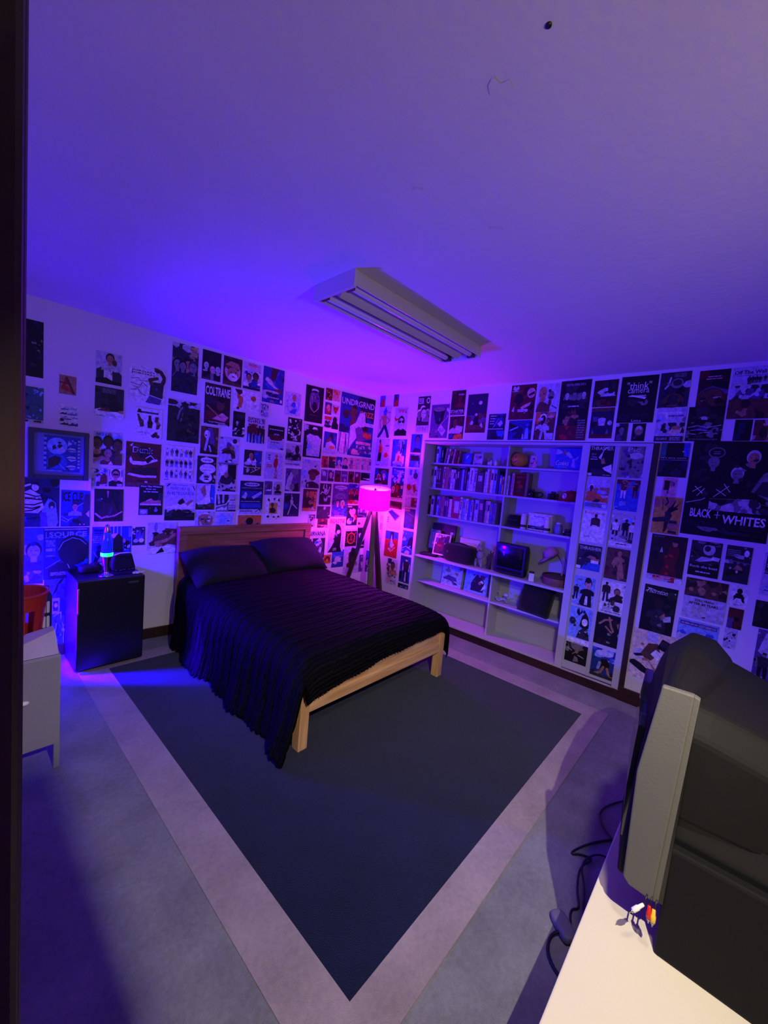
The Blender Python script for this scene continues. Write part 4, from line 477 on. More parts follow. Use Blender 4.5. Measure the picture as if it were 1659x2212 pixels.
('R', 3.448, 2.257, 0.227, 0.351, 'wide poster of jumping skaters on pale cliffs with dark handwriting', 'q', 'U.4,.9,.72,.075,k,Off The Wall;N.1,.83,.85,.845,1,d;X0,.5,1,.8,10,qsl,184;G,q,0,.4,.1,.55,.35,.66,.65,.7,1,.72,1,.35;X0,.35,1,.65,22,udq,185;R0,0,1,.38,e;X0,0,1,.36,9,eih,186;F.4,.66,.16,k,n,k;F.48,.68,.14,k,n,k;F.56,.68,.14,k,d,n;F.64,.68,.13,k,n,k;F.75,.7,.12,d,k,k;G,i,.85,.4,.9,.6,1,.55,1,.38'),
('R', 3.501, 2.107, 0.092, 0.145, 'plain dark blue square print under the wide skater poster', 'k', 'X0,0,1,1,5,knd,187'),
('R', 3.602, 2.108, 0.122, 0.14, 'rusty brown stained print cut by the picture edge', 'e', 'X0,0,1,1,15,eihp,188;E.4,.4,.15,.25,i;L.06,h,.6,.1,.7,.9'),
('R', 3.094, 1.832, 0.179, 0.257, 'dark green poster of a hatted silhouette with thin white slogan', 'k', 'R0,.55,.2,1,t;R.8,.6,1,1,b;X.0,.6,.2,1,4,tas,189;G,k,.2,.5,.22,.9,.5,1,.78,.9,.85,.5;L.015,l,.0,.5,1,.5;T.48,.555,.86,.05,w,its a sony world;E.8,.75,.05,.02,q;X0,0,1,.5,7,kdn,190;L.02,d,.5,.1,.75,.4'),
('R', 3.139, 1.679, 0.089, 0.148, 'small pink photo of a leaning person on white paper', 'p', 'X0,0,1,1,6,phu,191;R.1,.35,.5,.85,i;G,p,.45,.05,.5,.5,.75,.6,.85,.1;E.6,.68,.12,.1,h;X.1,.35,.5,.8,5,iek,192'),
('R', 3.104, 1.398, 0.175, 0.282, 'yellow poster of a horned goat headed figure', 'y', 'X0,0,1,1,5,yhy,193;G,k,.48,.6,.55,.72,.75,.75,.9,.7,.7,.62,.6,.55;G,k,.6,.72,.78,.97,.7,.74;G,k,.72,.72,.95,.88,.8,.72;L.05,k,.42,.98,.5,.86,.42,.78;G,d,.44,.6,.6,.62,.7,.5,.6,.35,.45,.38;L.2,d,.1,.36,.45,.4;R.62,.3,.9,.38,d;G,i,.45,.35,.6,.35,.55,.1,.45,.02;L.025,k,.3,.9,.34,.65;R.1,.9,.4,.94,h;R.62,.03,.92,.1,d'),
('R', 3.289, 1.421, 0.472, 0.683, 'very large black poster of smoky faces over scrawled white letters', 'k', 'X0,.3,1,1,22,kdv,194;E.3,.88,.1,.055,g;E.3,.88,.085,.045,k;N.26,.86,.34,.9,2,g;B.28,.62,.22,g,g,k;B.72,.66,.25,h,l,k;B.57,.5,.24,g,l,k;X.5,.55,.85,.95,9,dgk,195;G,g,.75,.5,.85,.68,1,.75,1,.4;G,d,.78,.48,.85,.6,.98,.62,.95,.45;E.23,.45,.05,.03,d;L.008,w,.1,.52,.2,.45;L.008,w,.08,.46,.18,.52;L.008,w,.14,.42,.22,.5;L.008,w,.34,.42,.5,.54;L.008,w,.36,.5,.48,.44;L.008,w,.44,.56,.52,.48;L.012,l,.02,.34,.2,.38,.24,.4;L.006,h,.3,.4,.6,.41,.95,.37;X.3,.28,1,.42,20,gdl,196;U.22,.24,.26,.09,w,BLACK;L.008,w,.42,.2,.42,.27;L.008,w,.39,.235,.45,.235;U.72,.2,.48,.09,w,WHITES;N.08,.1,.98,.16,3,d;R.4,.07,.5,.09,l;X.2,.05,.9,.1,8,gd,197'),
('R', 3.121, 1.036, 0.225, 0.354, 'dark poster of a person in a long red gown', 'i', 'X0,.2,1,1,14,ikv,198;T.22,.955,.3,.045,g,SONY;G,m,.35,.12,.48,.5,.55,.8,.75,.85,.85,.65,.75,.35,.85,.1;E.68,.85,.08,.08,h;G,i,.55,.9,.7,.98,.82,.85,.62,.86;X.4,.15,.8,.6,8,mrm,199;G,l,.28,.62,.33,.74,.38,.62;R0,0,1,.12,q;N0.175,0.020,0.925,0.140,1,r;R.8,0,1,.1,w;X.2,.0,.8,.1,6,pr,200'),
('R', 3.37, 1.127, 0.175, 0.257, 'grey photo of a spinning turntable and papers with slanted slogan', 'd', 'X0,.3,1,1,14,dgk,201;L.03,e,.0,.75,.25,.6,.35,.45;E.6,.78,.2,.16,l;E.55,.8,.1,.08,d;G,q,.2,.42,.4,.56,.7,.55,.75,.48,.35,.4;G,w,.65,.5,.75,.6,.98,.58,.95,.48;R0,0,1,.35,k;U.5,.27,.9,.07,q,Rock the beat;N0.260,0.085,0.740,0.155,1,q;X.1,.9,.9,1,5,gk,202'),
('R', 3.569, 1.126, 0.135, 0.257, 'grey photo of a gloved hand over dark ground', 'd', 'X0,.5,1,1,14,dgl,203;E.8,.82,.1,.09,w;N.05,.7,.55,.9,4,g;R.5,.66,.72,.76,l;L.04,g,.0,.6,1,.55;G,h,.35,.35,.5,.5,.7,.42,.75,.32,.6,.36,.55,.28,.45,.36;X0,0,1,.35,6,vdk,204;E.52,.3,.05,.04,l;E.25,.38,.05,.03,l'),
('R', 3.767, 1.077, 0.11, 0.29, 'pale poster of blurred dark blocks at the picture edge', 'q', 'X0,.0,1,.4,6,qsl,205;R.1,.5,1,.95,d;X.1,.5,1,.95,10,gdu,206;N.15,.65,.9,.75,2,l;N.2,.1,.7,.15,1,x'),
('R', 3.123, 0.628, 0.214, 0.364, 'black poster of a crouching person under thin white script', 'k', 'X0,0,1,1,10,kvi,207;I.4,.88,.62,.1,w,Thornton;L.02,w,.05,.85,.2,.92,.35,.9;B.5,.3,.5,i,k,d;G,d,.3,.15,.4,.5,.6,.55,.75,.3,.8,.1;G,l,.65,.36,.9,.42,.92,.3,.72,.26;G,h,.55,.34,.7,.45,.75,.35;X.35,.15,.8,.4,8,dig,208;N.4,.05,.8,.12,3,d;E.93,.9,.02,.015,w'),
('R', 3.373, 0.809, 0.24, 0.297, 'white poster of an old dark couch photo above black slogan', 'q', 'R0,.55,1,1,e;X0,.6,1,1,16,eihd,209;E.15,.72,.06,.05,h;E.7,.7,.06,.04,h;G,d,0,.55,.3,.62,.7,.55,1,.6,1,.55;U.5,.47,.45,.055,k,STILL FRESH;U.5,.385,.72,.06,k,AFTER 30 YEARS.;R.38,.15,.62,.35,l;S.53,.08,.12,k,d;X0,0,1,.3,3,qlq,210'),
('R', 3.625, 0.965, 0.097, 0.14, 'small white card of one squatting figure', 'w', 'B.5,.4,.5,i,k,i;G,k,.2,.25,.3,.62,.5,.7,.7,.6,.85,.2,.7,.25,.6,.45,.4,.45;E.5,.8,.09,.07,k;N.3,.05,.65,.1,2,x'),
('R', 3.633, 0.805, 0.079, 0.145, 'dull red print just behind the top of the television', 'm', 'X0,0,1,1,9,mik,211;R0,0,.4,.5,u'),
('R', 3.762, 0.856, 0.154, 0.184, 'nearly black print at the picture edge above the television', 'k', 'X0,0,1,1,6,kvd,212'),
('R', 3.364, 0.624, 0.238, 0.168, 'pale blue magazine page partly hidden by the television top', 's', 'R.05,.75,.95,.92,u;N0.080,0.790,0.480,0.870,1,q;N.52,.78,.92,.88,2,q;X0,0,1,.7,9,sqb,213'),
('R', 3.63, 0.658, 0.067, 0.155, 'violet sketchy print low on the wall behind the television', 'q', 'X0,0,1,1,14,qund,214;L.04,n,.2,.6,.6,.8,.9,.5'),
('R', 3.799, 0.464, 0.14, 0.385, 'blurred violet poster at the lower right picture edge', 'u', 'X0,0,1,1,14,ukq,215;G,q,.1,.6,.3,.95,.6,.9,.5,.5;F.35,.1,.5,g,d,k;X.5,.5,1,1,7,vhq,216'),
('R', 3.089, 0.23, 0.284, 0.402, 'cream poster of a tipped brown and white sneaker', 'c', 'R.35,.78,.6,.98,q;X0,0,.3,1,3,chc,217;G,q,.08,.45,.12,.58,.3,.62,.36,.5,.2,.4;G,k,.08,.47,.14,.43,.34,.48,.3,.53;G,e,.25,.52,.4,.75,.62,.78,.7,.6,.5,.42,.35,.45;G,k,.6,.7,.7,.9,.9,.85,.85,.65;E.75,.8,.08,.06,d;G,w,.48,.55,.58,.66,.75,.6,.65,.46;G,h,.28,.42,.4,.45,.7,.25,.75,.15,.6,.14;G,c,.3,.38,.45,.4,.6,.25,.55,.2;G,k,.03,.33,.12,.36,.28,.32,.65,.14,.6,.1,.3,.16,.02,.27'),
('M', 2.588, 1.804, 0.19, 0.26, 'dark magazine with a skater leg under white jagged title', 'k', 'U.5,.9,.92,.12,l,THRASHER;G,w,.4,.6,.55,.78,.75,.98,.6,.9,.5,.55;G,k,.5,.5,.6,.85,.95,.8,.95,.5;G,h,.5,.55,.62,.6,.7,.42,.55,.4;G,w,.6,.28,.95,.4,1,.1,.7,.2;G,d,.1,.05,.2,.25,.7,.18,.8,.05;T.22,.62,.24,.05,l,Mike;N0.070,0.525,0.370,0.575,1,l;N.1,.68,.3,.75,3,g;R.02,.02,.2,.1,w;N0.650,0.030,0.950,0.070,1,l'),
('M', 2.824, 1.807, 0.185, 0.26, 'grey blue magazine of rocky ground under pale script title', 'g', 'X0,0,1,1,24,gdsu,220;T.5,.87,.45,.14,q,Pic;E.6,.68,.26,.1,l;X.3,.3,.9,.7,9,gqd,221;R.88,.04,.94,.14,q;N.4,.95,.7,.97,1,q'),
('M', 2.597, 1.537, 0.181, 0.245, 'magazine of a man in orange jacket under block title', 'q', 'U.5,.87,.94,.17,w,BLAZE;U.5,.87,.9,.15,q,BLAZE;R.6,.45,1,.72,h;X.3,.5,1,.75,5,shq,222;G,o,.02,.22,.1,.5,.3,.58,.55,.5,.8,.35,.98,.4,1,.2;B.24,.45,.36,f,w,o;G,i,.35,.2,.5,.32,.7,.3,.6,.2;R0,0,1,.18,s;N.05,.03,.95,.16,4,d;R.78,.04,.98,.14,w;R.3,.03,.7,.17,g'),
('M', 2.827, 1.539, 0.182, 0.252, 'blue magazine of two boxers reaching at each other', 'b', 'R0,.85,1,1,m;X0,.85,1,1,6,mhb,223;F.3,.4,.55,h,e,w;F.75,.42,.52,h,i,e;L.06,h,.35,.8,.55,.78,.7,.8;X0,0,1,.3,4,bsb,224;R.05,.04,.15,.08,n'),
('M', 2.598, 1.242, 0.188, 0.277, 'white magazine of a bare chested man standing under red script', 'w', 'T.5,.9,.8,.1,r,Esquire;F.58,.2,.68,f,f,w;G,f,.4,.7,.55,.78,.75,.72,.7,.62,.45,.62;R.47,.4,.65,.54,w;N.15,.14,.4,.2,3,g'),
('M', 2.824, 1.242, 0.186, 0.273, 'pale magazine of three standing friends above a caption strip', 'l', 'X0,.75,1,1,7,lws,225;F.2,.2,.62,e,w,d;F.6,.24,.6,e,k,n;F.85,.22,.56,h,w,d;X0,.15,1,.35,10,dgq,226;R0,0,1,.15,w;N0.300,0.065,0.700,0.115,1,k'),
('M', 2.6, 1.001, 0.187, 0.216, 'magazine of a skater by a bus under white jagged title', 'd', 'X0,.3,.3,.95,7,ekh,227;U.52,.87,.92,.13,l,THRASHER;G,k,.2,.5,.4,.75,.8,.7,.95,.4;G,h,.4,.5,.55,.6,.8,.55,.75,.45;R.6,.3,.92,.46,w;R.6,.42,.95,.5,h;G,b,.2,.0,.4,.3,1,.3,1,0;X0,.15,.5,.35,6,gdh,228;R.0,.02,.2,.14,w'),
('M', 2.824, 0.967, 0.175, 0.261, 'brown magazine photo of a seated man in long coat', 'e', 'X0,0,1,1,6,eim,229;G,h,.2,.4,.35,.7,.6,.8,.7,.55,.85,.1,.6,.0,.5,.3;B.55,.6,.36,h,e,h;G,i,.35,.25,.45,.5,.55,.3,.5,.1;L.1,e,.25,.45,.4,.3,.5,.35;R.85,.1,.95,.6,i;L.02,k,.55,.6,.5,.35'),
('M', 2.604, 0.686, 0.169, 0.253, 'blue magazine of a woman in dark coat and bun', 's', 'X0,0,1,1,5,sqs,230;E.26,.88,.12,.04,g;B.68,.4,.55,p,k,k;E.66,.9,.14,.1,k;G,k,.35,.1,.5,.5,.65,.62,.85,.55,.95,0,.45,0;G,w,.6,.05,.62,.35,.72,.35,.75,.05;F.15,.2,.5,g,k,k;X0,.0,.4,.3,6,wqd,231'),
('M', 2.818, 0.679, 0.188, 0.268, 'white magazine collage of posing dancers', 'w', 'F.22,.35,.62,f,i,d;B.65,.4,.42,h,e,i;G,i,.5,.5,.65,.65,.9,.6,.8,.4;X.2,.1,.9,.45,16,ghde,232;E.7,.2,.14,.09,d;N.1,.03,.9,.08,1,g;E.93,.92,.04,.03,g;R.15,.1,.5,.2,l'),
('M', 2.604, 0.396, 0.182, 0.271, 'sky blue magazine of a person with a pointed hood', 's', 'G,k,.3,.9,.38,.98,.45,.82,.52,.96,.56,.85,.4,.72,.3,.8;E.62,.88,.06,.05,d;G,k,.48,.4,.55,.72,.7,.88,.85,.7,.9,.4,.75,.3;E.7,.55,.13,.12,w;G,d,.4,.0,.5,.25,.7,.38,.9,.25,.98,0;X.45,.0,.95,.35,12,dlk,233;E.16,.52,.14,.12,d;X.05,.35,.35,.6,6,gkd,234'),
('M', 2.816, 0.403, 0.192, 0.269, 'near black magazine of two pale crossing arms', 'k', 'X0,0,1,1,9,kmi,235;L.08,h,.15,.65,.35,.8,.6,.85;L.08,h,.5,.9,.6,.65,.7,.5;L.07,h,.4,.6,.65,.45;G,h,.8,.75,.9,.8,.88,.6;X.5,.1,1,.5,7,mgk,236;L.02,m,.1,.2,.7,.15'),
('M', 2.605, 0.169, 0.18, 0.216, 'black magazine of a swordsman below a white band', 'k', 'R0,.8,1,1,w;N.3,.82,.8,.85,1,k;X0,.3,1,.8,9,kdg,237;E.45,.66,.2,.12,g;L.03,l,.1,.55,.3,.48;L.04,h,.35,.35,.6,.55,.8,.65;L.035,l,.6,.36,.85,.3;G,g,.4,.05,.45,.3,.6,.25,.65,.08'),
('M', 2.82, 0.126, 0.193, 0.246, 'blue magazine of a curled barefoot person', 'x', 'X0,.6,1,1,9,sbq,238;E.48,.85,.34,.1,q;G,k,.3,.4,.4,.65,.6,.68,.75,.5,.7,.35,.4,.3;L.1,h,.5,.38,.4,.18,.2,.08;L.1,h,.65,.36,.72,.2,.85,.1;L.12,s,.35,.5,.3,.3;R0,0,1,.1,d;G,n,.75,.25,1,.3,1,.15,.8,.12;G,n,0,.15,.2,.25,.15,.1'),
]
# ------------------------------------------------------------------ the setting
MB().box(-5.2,-6.4,-.1,.5,.75,0).build('floor', M['carpet'], kind='structure')
b = MB(); b.add([(-5.2,-6.4,cz(-5.2)),(.5,-6.4,cz(.5)),(.5,.75,cz(.5)),(-5.2,.75,cz(-5.2)),(-5.2,-6.4,3.),(.5,-6.4,3.),(.5,.75,3.),(-5.2,.75,3.)],
    [(0,1,2,3),(4,7,6,5),(0,4,5,1),(1,5,6,2),(2,6,7,3),(3,7,4,0)])
b.build('ceiling', M['ceil'], kind='structure')
RZB = Matrix.Rotation(WA, 4, 'Z')
MB().box(-5.2,0,0,.0,.12,2.8,T=RZB).build('wall_back', M['wall'], kind='structure')
b = MB()      # right wall around the recess of the bookcase
b.box(0,-.824,0,.12,.13,2.7); b.box(0,-6.4,0,.12,-3.048,2.7); b.box(0,-3.048,2.09,.12,-.824,2.7); b.box(0,-3.048,0,.12,-.824,.075)
b.build('wall_right', M['wall'], kind='structure')
MB().box(-3.84,-3.06,0,-3.70,.42,2.75).build('wall_left', M['wall'], kind='structure')
b = MB(); b.box(-5.2,-3.9,0,-3.329,-3.8,2.03); b.box(-1.5,-4.42,0,0.02,-4.3,2.7)  # left piece added unseen behind the camera to cast the left floor shadow
b.build('wall_front_blocker', M['wall'], kind='structure')
b = MB(); b.box(-3.86,-3.16,0,-3.664,-3.06,2.72); b.box(-3.75,-3.20,0,-3.670,-3.16,2.72)
b.build('door_1', M['jamb'], bevel=.006, kind='structure')
MB().box(-3.69,-.016,0,-.02,0,.095,T=RZB).build('baseboard_back', M['brown'], bevel=.003, kind='structure')
b = MB(); b.box(-.014,-4.29,0,0,-3.048,.115); b.box(-.006,-3.048,0,.0,-.824,.075); b.box(-.014,-.824,0,0,-.03,.1)
b.build('baseboard_right', M['brown'], bevel=.003, kind='structure')
MB().box(-.012,-3.085,.115,0,-3.05,2.085).build('trim_1', M['brown'], bevel=.003, kind='structure')
MB().lathe([(.007,0),(.007,-.004)],14,T=TR((-2.794,-3.173,cz(-2.794)+.001))).build('trim_2', M['black'], kind='structure')
# scuffs where old fittings were patched on the ceiling
b = MB()
for (px,py,r) in ((-2.72,-3.02,.05),(-2.55,-2.62,.03),(-2.2,-2.75,.04)):
    b.add([(px+r*(.7+.3*math.sin(k*2.3+px))*math.cos(k*PI/5), py+r*.7*(.7+.3*math.cos(k*1.7))*math.sin(k*PI/5), cz(px)-.0012) for k in range(10)], [tuple(range(10))])
b.build('trim_3', M['ceil'], kind='structure')

# inlaid carpet field with its pale border
rug = thing('rug', 'large navy carpet field with a pale mauve border under the bed', 'rug', (-1.68,-1.56,0))
L = lambda x, y: (x+1.68, y+1.56)
def slab(bm, x0, y0, x1, y1, h): 
    a = L(x0,y0); c = L(x1,y1); bm.box(a[0],a[1],.0,c[0],c[1],h)
b = MB(); slab(b,-2.867,-2.916,-.494,-.21,.004); b.build('field', M['inlay'], rug)
b = MB(); slab(b,-3.05,-3.06,-.325,-2.916,.0042); slab(b,-3.05,-.21,-.325,-.05,.0042); slab(b,-3.05,-2.916,-2.867,-.21,.0042); slab(b,-.494,-2.916,-.325,-.21,.0042)
b.build('border', M['band'], rug)['label'] = 'pale mauve border strip'

# ------------------------------------------------------------------ fluorescent ceiling fixture
M['tube'] = mat('frosted_tube_glass',(215,210,214),.18)
fx = thing('fluorescent_light', 'long cream twin tube fluorescent fixture switched off on the ceiling', 'ceiling light', (-1.675,-1.875,cz(-1.675)))
fx.rotation_euler = (0, math.atan(.0156), math.radians(-1.2))
b = MB(); b.box(-.61,-.11,-.028,.61,.11,0); b.box(-.61,-.165,-.012,.61,.165,0); b.build('housing', M['fixture'], fx, .003)
for s in (-1,1):
    b = MB(); b.add([(-.61,s*.165,-.012),(.61,s*.165,-.012),(.61,s*.168,-.078),(-.61,s*.168,-.078),(-.61,s*.16,-.012),(.61,s*.16,-.012),(.61,s*.163,-.078),(-.61,s*.163,-.078)],
        [(0,1,2,3),(4,7,6,5),(3,2,6,7),(0,4,5,1),(0,3,7,4),(1,5,6,2)]); b.build('side_skirt', M['fixture'], fx)
b = MB(); b.prism([(-.055,-.028),(.055,-.028),(.0,-.088)],1.16,T=Matrix(((0,0,1,-.58),(1,0,0,0),(0,1,0,0),(0,0,0,1)))); b.build('reflector', M['fixture'], fx)
for s in (-1,1):
    MB().lathe([(.0165,-.585),(.019,-.575),(.019,.575),(.0165,.585)],16,T=TR((0,s*.105,-.062)) @ Matrix.Rotation(PI/2,4,'Y')).build('tube', M['tube'], fx)
    b = MB()
    for e in (-1,1): b.box(min(e*.585,e*.61),s*.105-.028,-.085,max(e*.585,e*.61),s*.105+.028,-.03)
    b.build('socket', M['fixdark'], fx)
b = MB(); b.box(-.628,-.172,-.09,-.61,.172,0); b.build('end_cap', M['fixture'], fx, .003)
b = MB(); b.box(.61,-.172,-.09,.628,.172,0); b.build('end_cap', M['fixture'], fx, .003)

# ------------------------------------------------------------------ deep frame on the back wall; its dark green paints shaded reveals
fr = thing('shadow_box', 'deep boxed frame with shade painted dark green on the blue lit back wall', 'frame', bw(-3.11,1.55,0)); fr.rotation_euler = (0,0,WA)
U0, U1, Z0, Z1 = -.19, .165, -.15, .22
d = .045
b = MB(); b.box(U0,-.012,Z0,U1,0,Z1); b.build('backing', mat('blue_backing',(120,124,170),.7,var=.1), fr)
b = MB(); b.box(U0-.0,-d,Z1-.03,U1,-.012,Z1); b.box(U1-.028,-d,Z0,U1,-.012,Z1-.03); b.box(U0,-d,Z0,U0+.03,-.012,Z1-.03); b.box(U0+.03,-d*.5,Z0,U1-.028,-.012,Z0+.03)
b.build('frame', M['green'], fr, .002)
b = MB(); b.box(U1,-.02,Z0-.08,U1+.022,0,Z1+.02); b.box(U0,-.02,Z1,U1,0,Z1+.02); b.build('outer_trim', M['wall'], fr, .002)
# ------------------------------------------------------------------ bed
bed = thing('bed', 'oak framed double bed with plain headboard against the poster wall', 'bed', (-1.595,-.9,0))
B = lambda x, y, z: (x+1.595, y+.9, z)
def bx(bm, x0, y0, z0, x1, y1, z1): bm.box(*B(x0,y0,z0), *B(x1,y1,z1))
RH = rot('Z', -.02, B(-1.595,.04,0))
hb = MB(); 
for x in (-2.305,-.955): hb.box(*B(x,.015,0), *B(x+.075,.065,1.0), T=RH)
hb.box(*B(-2.305,.010,.965), *B(-.88,.07,1.035), T=RH)
hb.build('headboard_frame', M['oakdark'], bed, .004)
hb = MB(); hb.box(*B(-2.24,.03,.35), *B(-.95,.052,.975), T=RH); hb.build('headboard_panel', M['oakdark'], bed)
for x in (-2.335,-.93):
    b = MB(); bx(b,x,-1.895,.0045,x+.065,-1.83,.43); b.build('leg', M['oakz'], bed, .004)
b = MB(); bx(b,-2.27,-1.88,.295,-.93,-1.852,.47); b.build('footboard_panel', M['oak'], bed)
b = MB(); bx(b,-2.27,-1.892,.225,-.93,-1.845,.295); b.build('footboard_rail', M['oak'], bed, .004)
for x in (-2.325,-.895):
    b = MB(); bx(b,x,-1.83,.2,x+.025,.015,.38); b.build('side_rail', M['oak'], bed)
b = MB(); bx(b,-2.27,-1.78,.29,-.92,.01,.53); b.build('mattress', mat('navy_sheet',(26,28,58),.9), bed, .05, 4)

# ------------------------------------------------------------------ fur throw
def fur():
    m = bpy.data.materials.new('black_ribbed_fur'); m.use_nodes = True
    nt = m.node_tree; b = nt.nodes['Principled BSDF']
    b.inputs['Roughness'].default_value = .75; b.inputs['Sheen Weight'].default_value = .0; b.inputs['Sheen Roughness'].default_value = .5
    b.inputs['Specular IOR Level'].default_value = .1
    tc = nt.nodes.new('ShaderNodeTexCoord')
    w = nt.nodes.new('ShaderNodeTexWave'); w.wave_type = 'BANDS'; w.bands_direction = 'Y'
    w.inputs['Scale'].default_value = 11; w.inputs['Distortion'].default_value = 3.2; w.inputs['Detail'].default_value = 4; w.inputs['Detail Scale'].default_value = 2.5
    n = nt.nodes.new('ShaderNodeTexNoise'); n.inputs['Scale'].default_value = 26; n.inputs['Detail'].default_value = 6; n.inputs['Roughness'].default_value = .7
    uv = nt.nodes.new('ShaderNodeUVMap'); uv.uv_map = 'UVMap'
    nt.links.new(uv.outputs[0], w.inputs['Vector']); nt.links.new(uv.outputs[0], n.inputs['Vector'])
    mx = nt.nodes.new('ShaderNodeMath'); mx.operation = 'MULTIPLY'
    nt.links.new(w.outputs['Fac'], mx.inputs[0]); nt.links.new(n.outputs['Fac'], mx.inputs[1])
    cr = nt.nodes.new('ShaderNodeValToRGB')
    cr.color_ramp.elements[0].position = .1; cr.color_ramp.elements[0].color = lin(3,3,4)
    cr.color_ramp.elements[1].position = .62; cr.color_ramp.elements[1].color = lin(15,14,16)
    nt.links.new(mx.outputs[0], cr.inputs[0]); nt.links.new(cr.outputs[0], b.inputs['Base Color'])
    bp = nt.nodes.new('ShaderNodeBump'); bp.inputs['Strength'].default_value = .9; bp.inputs['Distance'].default_value = .018
    nt.links.new(mx.outputs[0], bp.inputs['Height']); nt.links.new(bp.outputs['Normal'], b.inputs['Normal'])
    return m
M['fur'] = fur()
def lerp_path(pts, n):
    pts = [Vector(p) for p in pts]; ln = [0]
    for a, b in zip(pts, pts[1:]): ln.append(ln[-1]+(b-a).length)
    out = []
    for i in range(n+1):
        t = ln[-1]*i/n; k = 0
        while k < len(pts)-2 and ln[k+1] < t: k += 1
        out.append(pts[k].lerp(pts[k+1], (t-ln[k])/max(1e-9, ln[k+1]-ln[k])))
    return out, ln[-1]
def smooth(pts, it=2):
    for _ in range(it):
        o = [pts[0]]
        for a, b in zip(pts, pts[1:]): o += [a*.75+b*.25, a*.25+b*.75]
        pts = o+[pts[-1]]
    return pts
NA, NB = 150, 170
cross = smooth([Vector((-2.405,.03)),Vector((-2.37,.22)),Vector((-2.362,.46)),Vector((-2.31,.585)),Vector((-2.18,.605)),Vector((-1.6,.61)),Vector((-1.05,.605)),Vector((-.90,.575)),Vector((-.858,.46)),Vector((-.85,.26))], 3)
cp, la = lerp_path(cross, NA)
long_ = smooth([Vector((-.13,0)),Vector((-.6,0)),Vector((-1.2,-.025)),Vector((-1.7,-.05)),Vector((-1.88,-.075)),Vector((-1.925,-.14)),Vector((-1.922,-.26))], 3)
lp, lb = lerp_path(long_, NB)
random.seed(4)
me = bpy.data.meshes.new('fur_throw'); vs = []; fs = []; uvs = []
for i in range(NA+1):
    ax, az = cp[i]; s = la*i/NA
    side = max(0., min(1., (.56-az)/.12)) if ax < -2.2 else 0.
    rside = max(0., min(1., (.56-az)/.2)) if ax > -1. else 0.
    for j in range(NB+1):
        y, dz = lp[j]; t = lb*j/NB
        hem = .010*math.sin(s*2*PI/.034)+.006*math.sin(s*17)
        drop = -dz*(1-side)*(1-.35*rside)
        # the foot hem climbs towards the right-hand post
        drop *= 1-.42*max(0, min(1, (ax+2.3)/1.4))
        z = az-drop
        yy = y
        if side and j > NB*.86: yy = y-.03*side*(j-NB*.86)/(NB*.14)
        x = ax
        if side:
            low = side*max(0, (.5-az)/.47)
            x -= low*(.022*math.sin(y*9+1)+.016*math.sin(y*23)+.02)+ (.05*low if y < -1.6 else 0)*min(1,(-y-1.6)/.2)
            if i < 3: z = max(.012, z+.012*math.sin(y*2*PI/.05)+.01*math.sin(y*13))
            if y > -.7: x += .03*low*(y+.7)/.6
        if rside: x += .012*math.sin(y*11)*rside
        # soft unevenness and the ribs
        z += .008*math.sin(ax*7+y*3)*math.cos(y*5-ax*2)*(1-side)*(1-rside)
        rib = .0035*math.sin(t*2*PI/.042+1.1*math.sin(s*6)+.7*math.sin(s*17))
        z += rib*(1-side)*(1-rside); x += -rib*side*1.6
        if y > -.5: z += .05*((y+.5)/.37)**1.5*(1-side)*(1-rside)
        if j == NB: z += hem*(1-side)
        vs.append((x, yy, max(.006, z))); uvs.append((s, t))
for i in range(NA):
    for j in range(NB):
        a = i*(NB+1)+j; fs.append((a, a+NB+1, a+NB+2, a+1))
me.from_pydata(vs, [], fs); me.update()
ul = me.uv_layers.new(name='UVMap')
for lp_ in me.loops: ul.data[lp_.index].uv = uvs[lp_.vertex_index]
for p in me.polygons: p.use_smooth = True
me.materials.append(M['fur'])
o = bpy.data.objects.new('fur_throw', me); C.objects.link(o)
sm = o.modifiers.new('Solid', 'SOLIDIFY'); sm.thickness = .014; sm.offset = -1
tag(o, 'black ribbed fur throw spread over the bed and hanging to the floor', 'blanket')

# ------------------------------------------------------------------ pillows
def pillow(w, d, h, n=22):
    b = MB(); vs = []; fs = []
    for s in (1,-1):
        for i in range(n+1):
            for j in range(n+1):
                u = -1+2*i/n; v = -1+2*j/n
                pin = 1-.10*(abs(u)**3)*(1-abs(v)**4)-.0; pin2 = 1-.10*(abs(v)**3)*(1-abs(u)**4)
                k = max(0, (1-u**4)*(1-v**4))**.45
                vs.append((w/2*u*pin2*1.0, d/2*v*pin, s*h/2*k*(1+.06*math.sin(u*5+v*3))))
    N = (n+1)*(n+1)
    for sidx in range(2):
        for i in range(n):
            for j in range(n):
                a = sidx*N+i*(n+1)+j; q = (a, a+n+1, a+n+2, a+1); fs.append(q if sidx == 0 else q[::-1])
    return b.add(vs, fs, 0, None, True)
pm = mat('dark_navy_cotton',(9,9,17),.95,bump=.4,bscale=60)
for (x,y,z,rx,rz,lab) in ((-1.955,-.195,.70,.55,.03,'dark navy pillow propped on the left half of the headboard'),(-1.29,-.205,.74,.60,-.03,'dark navy pillow propped on the right half of the headboard')):
    o = pillow(.72,.46,.19).build('pillow', pm); o.location = (x,y,z); o.rotation_euler = (rx,0,rz); tag(o, lab, 'pillow', 'pillows on the bed')

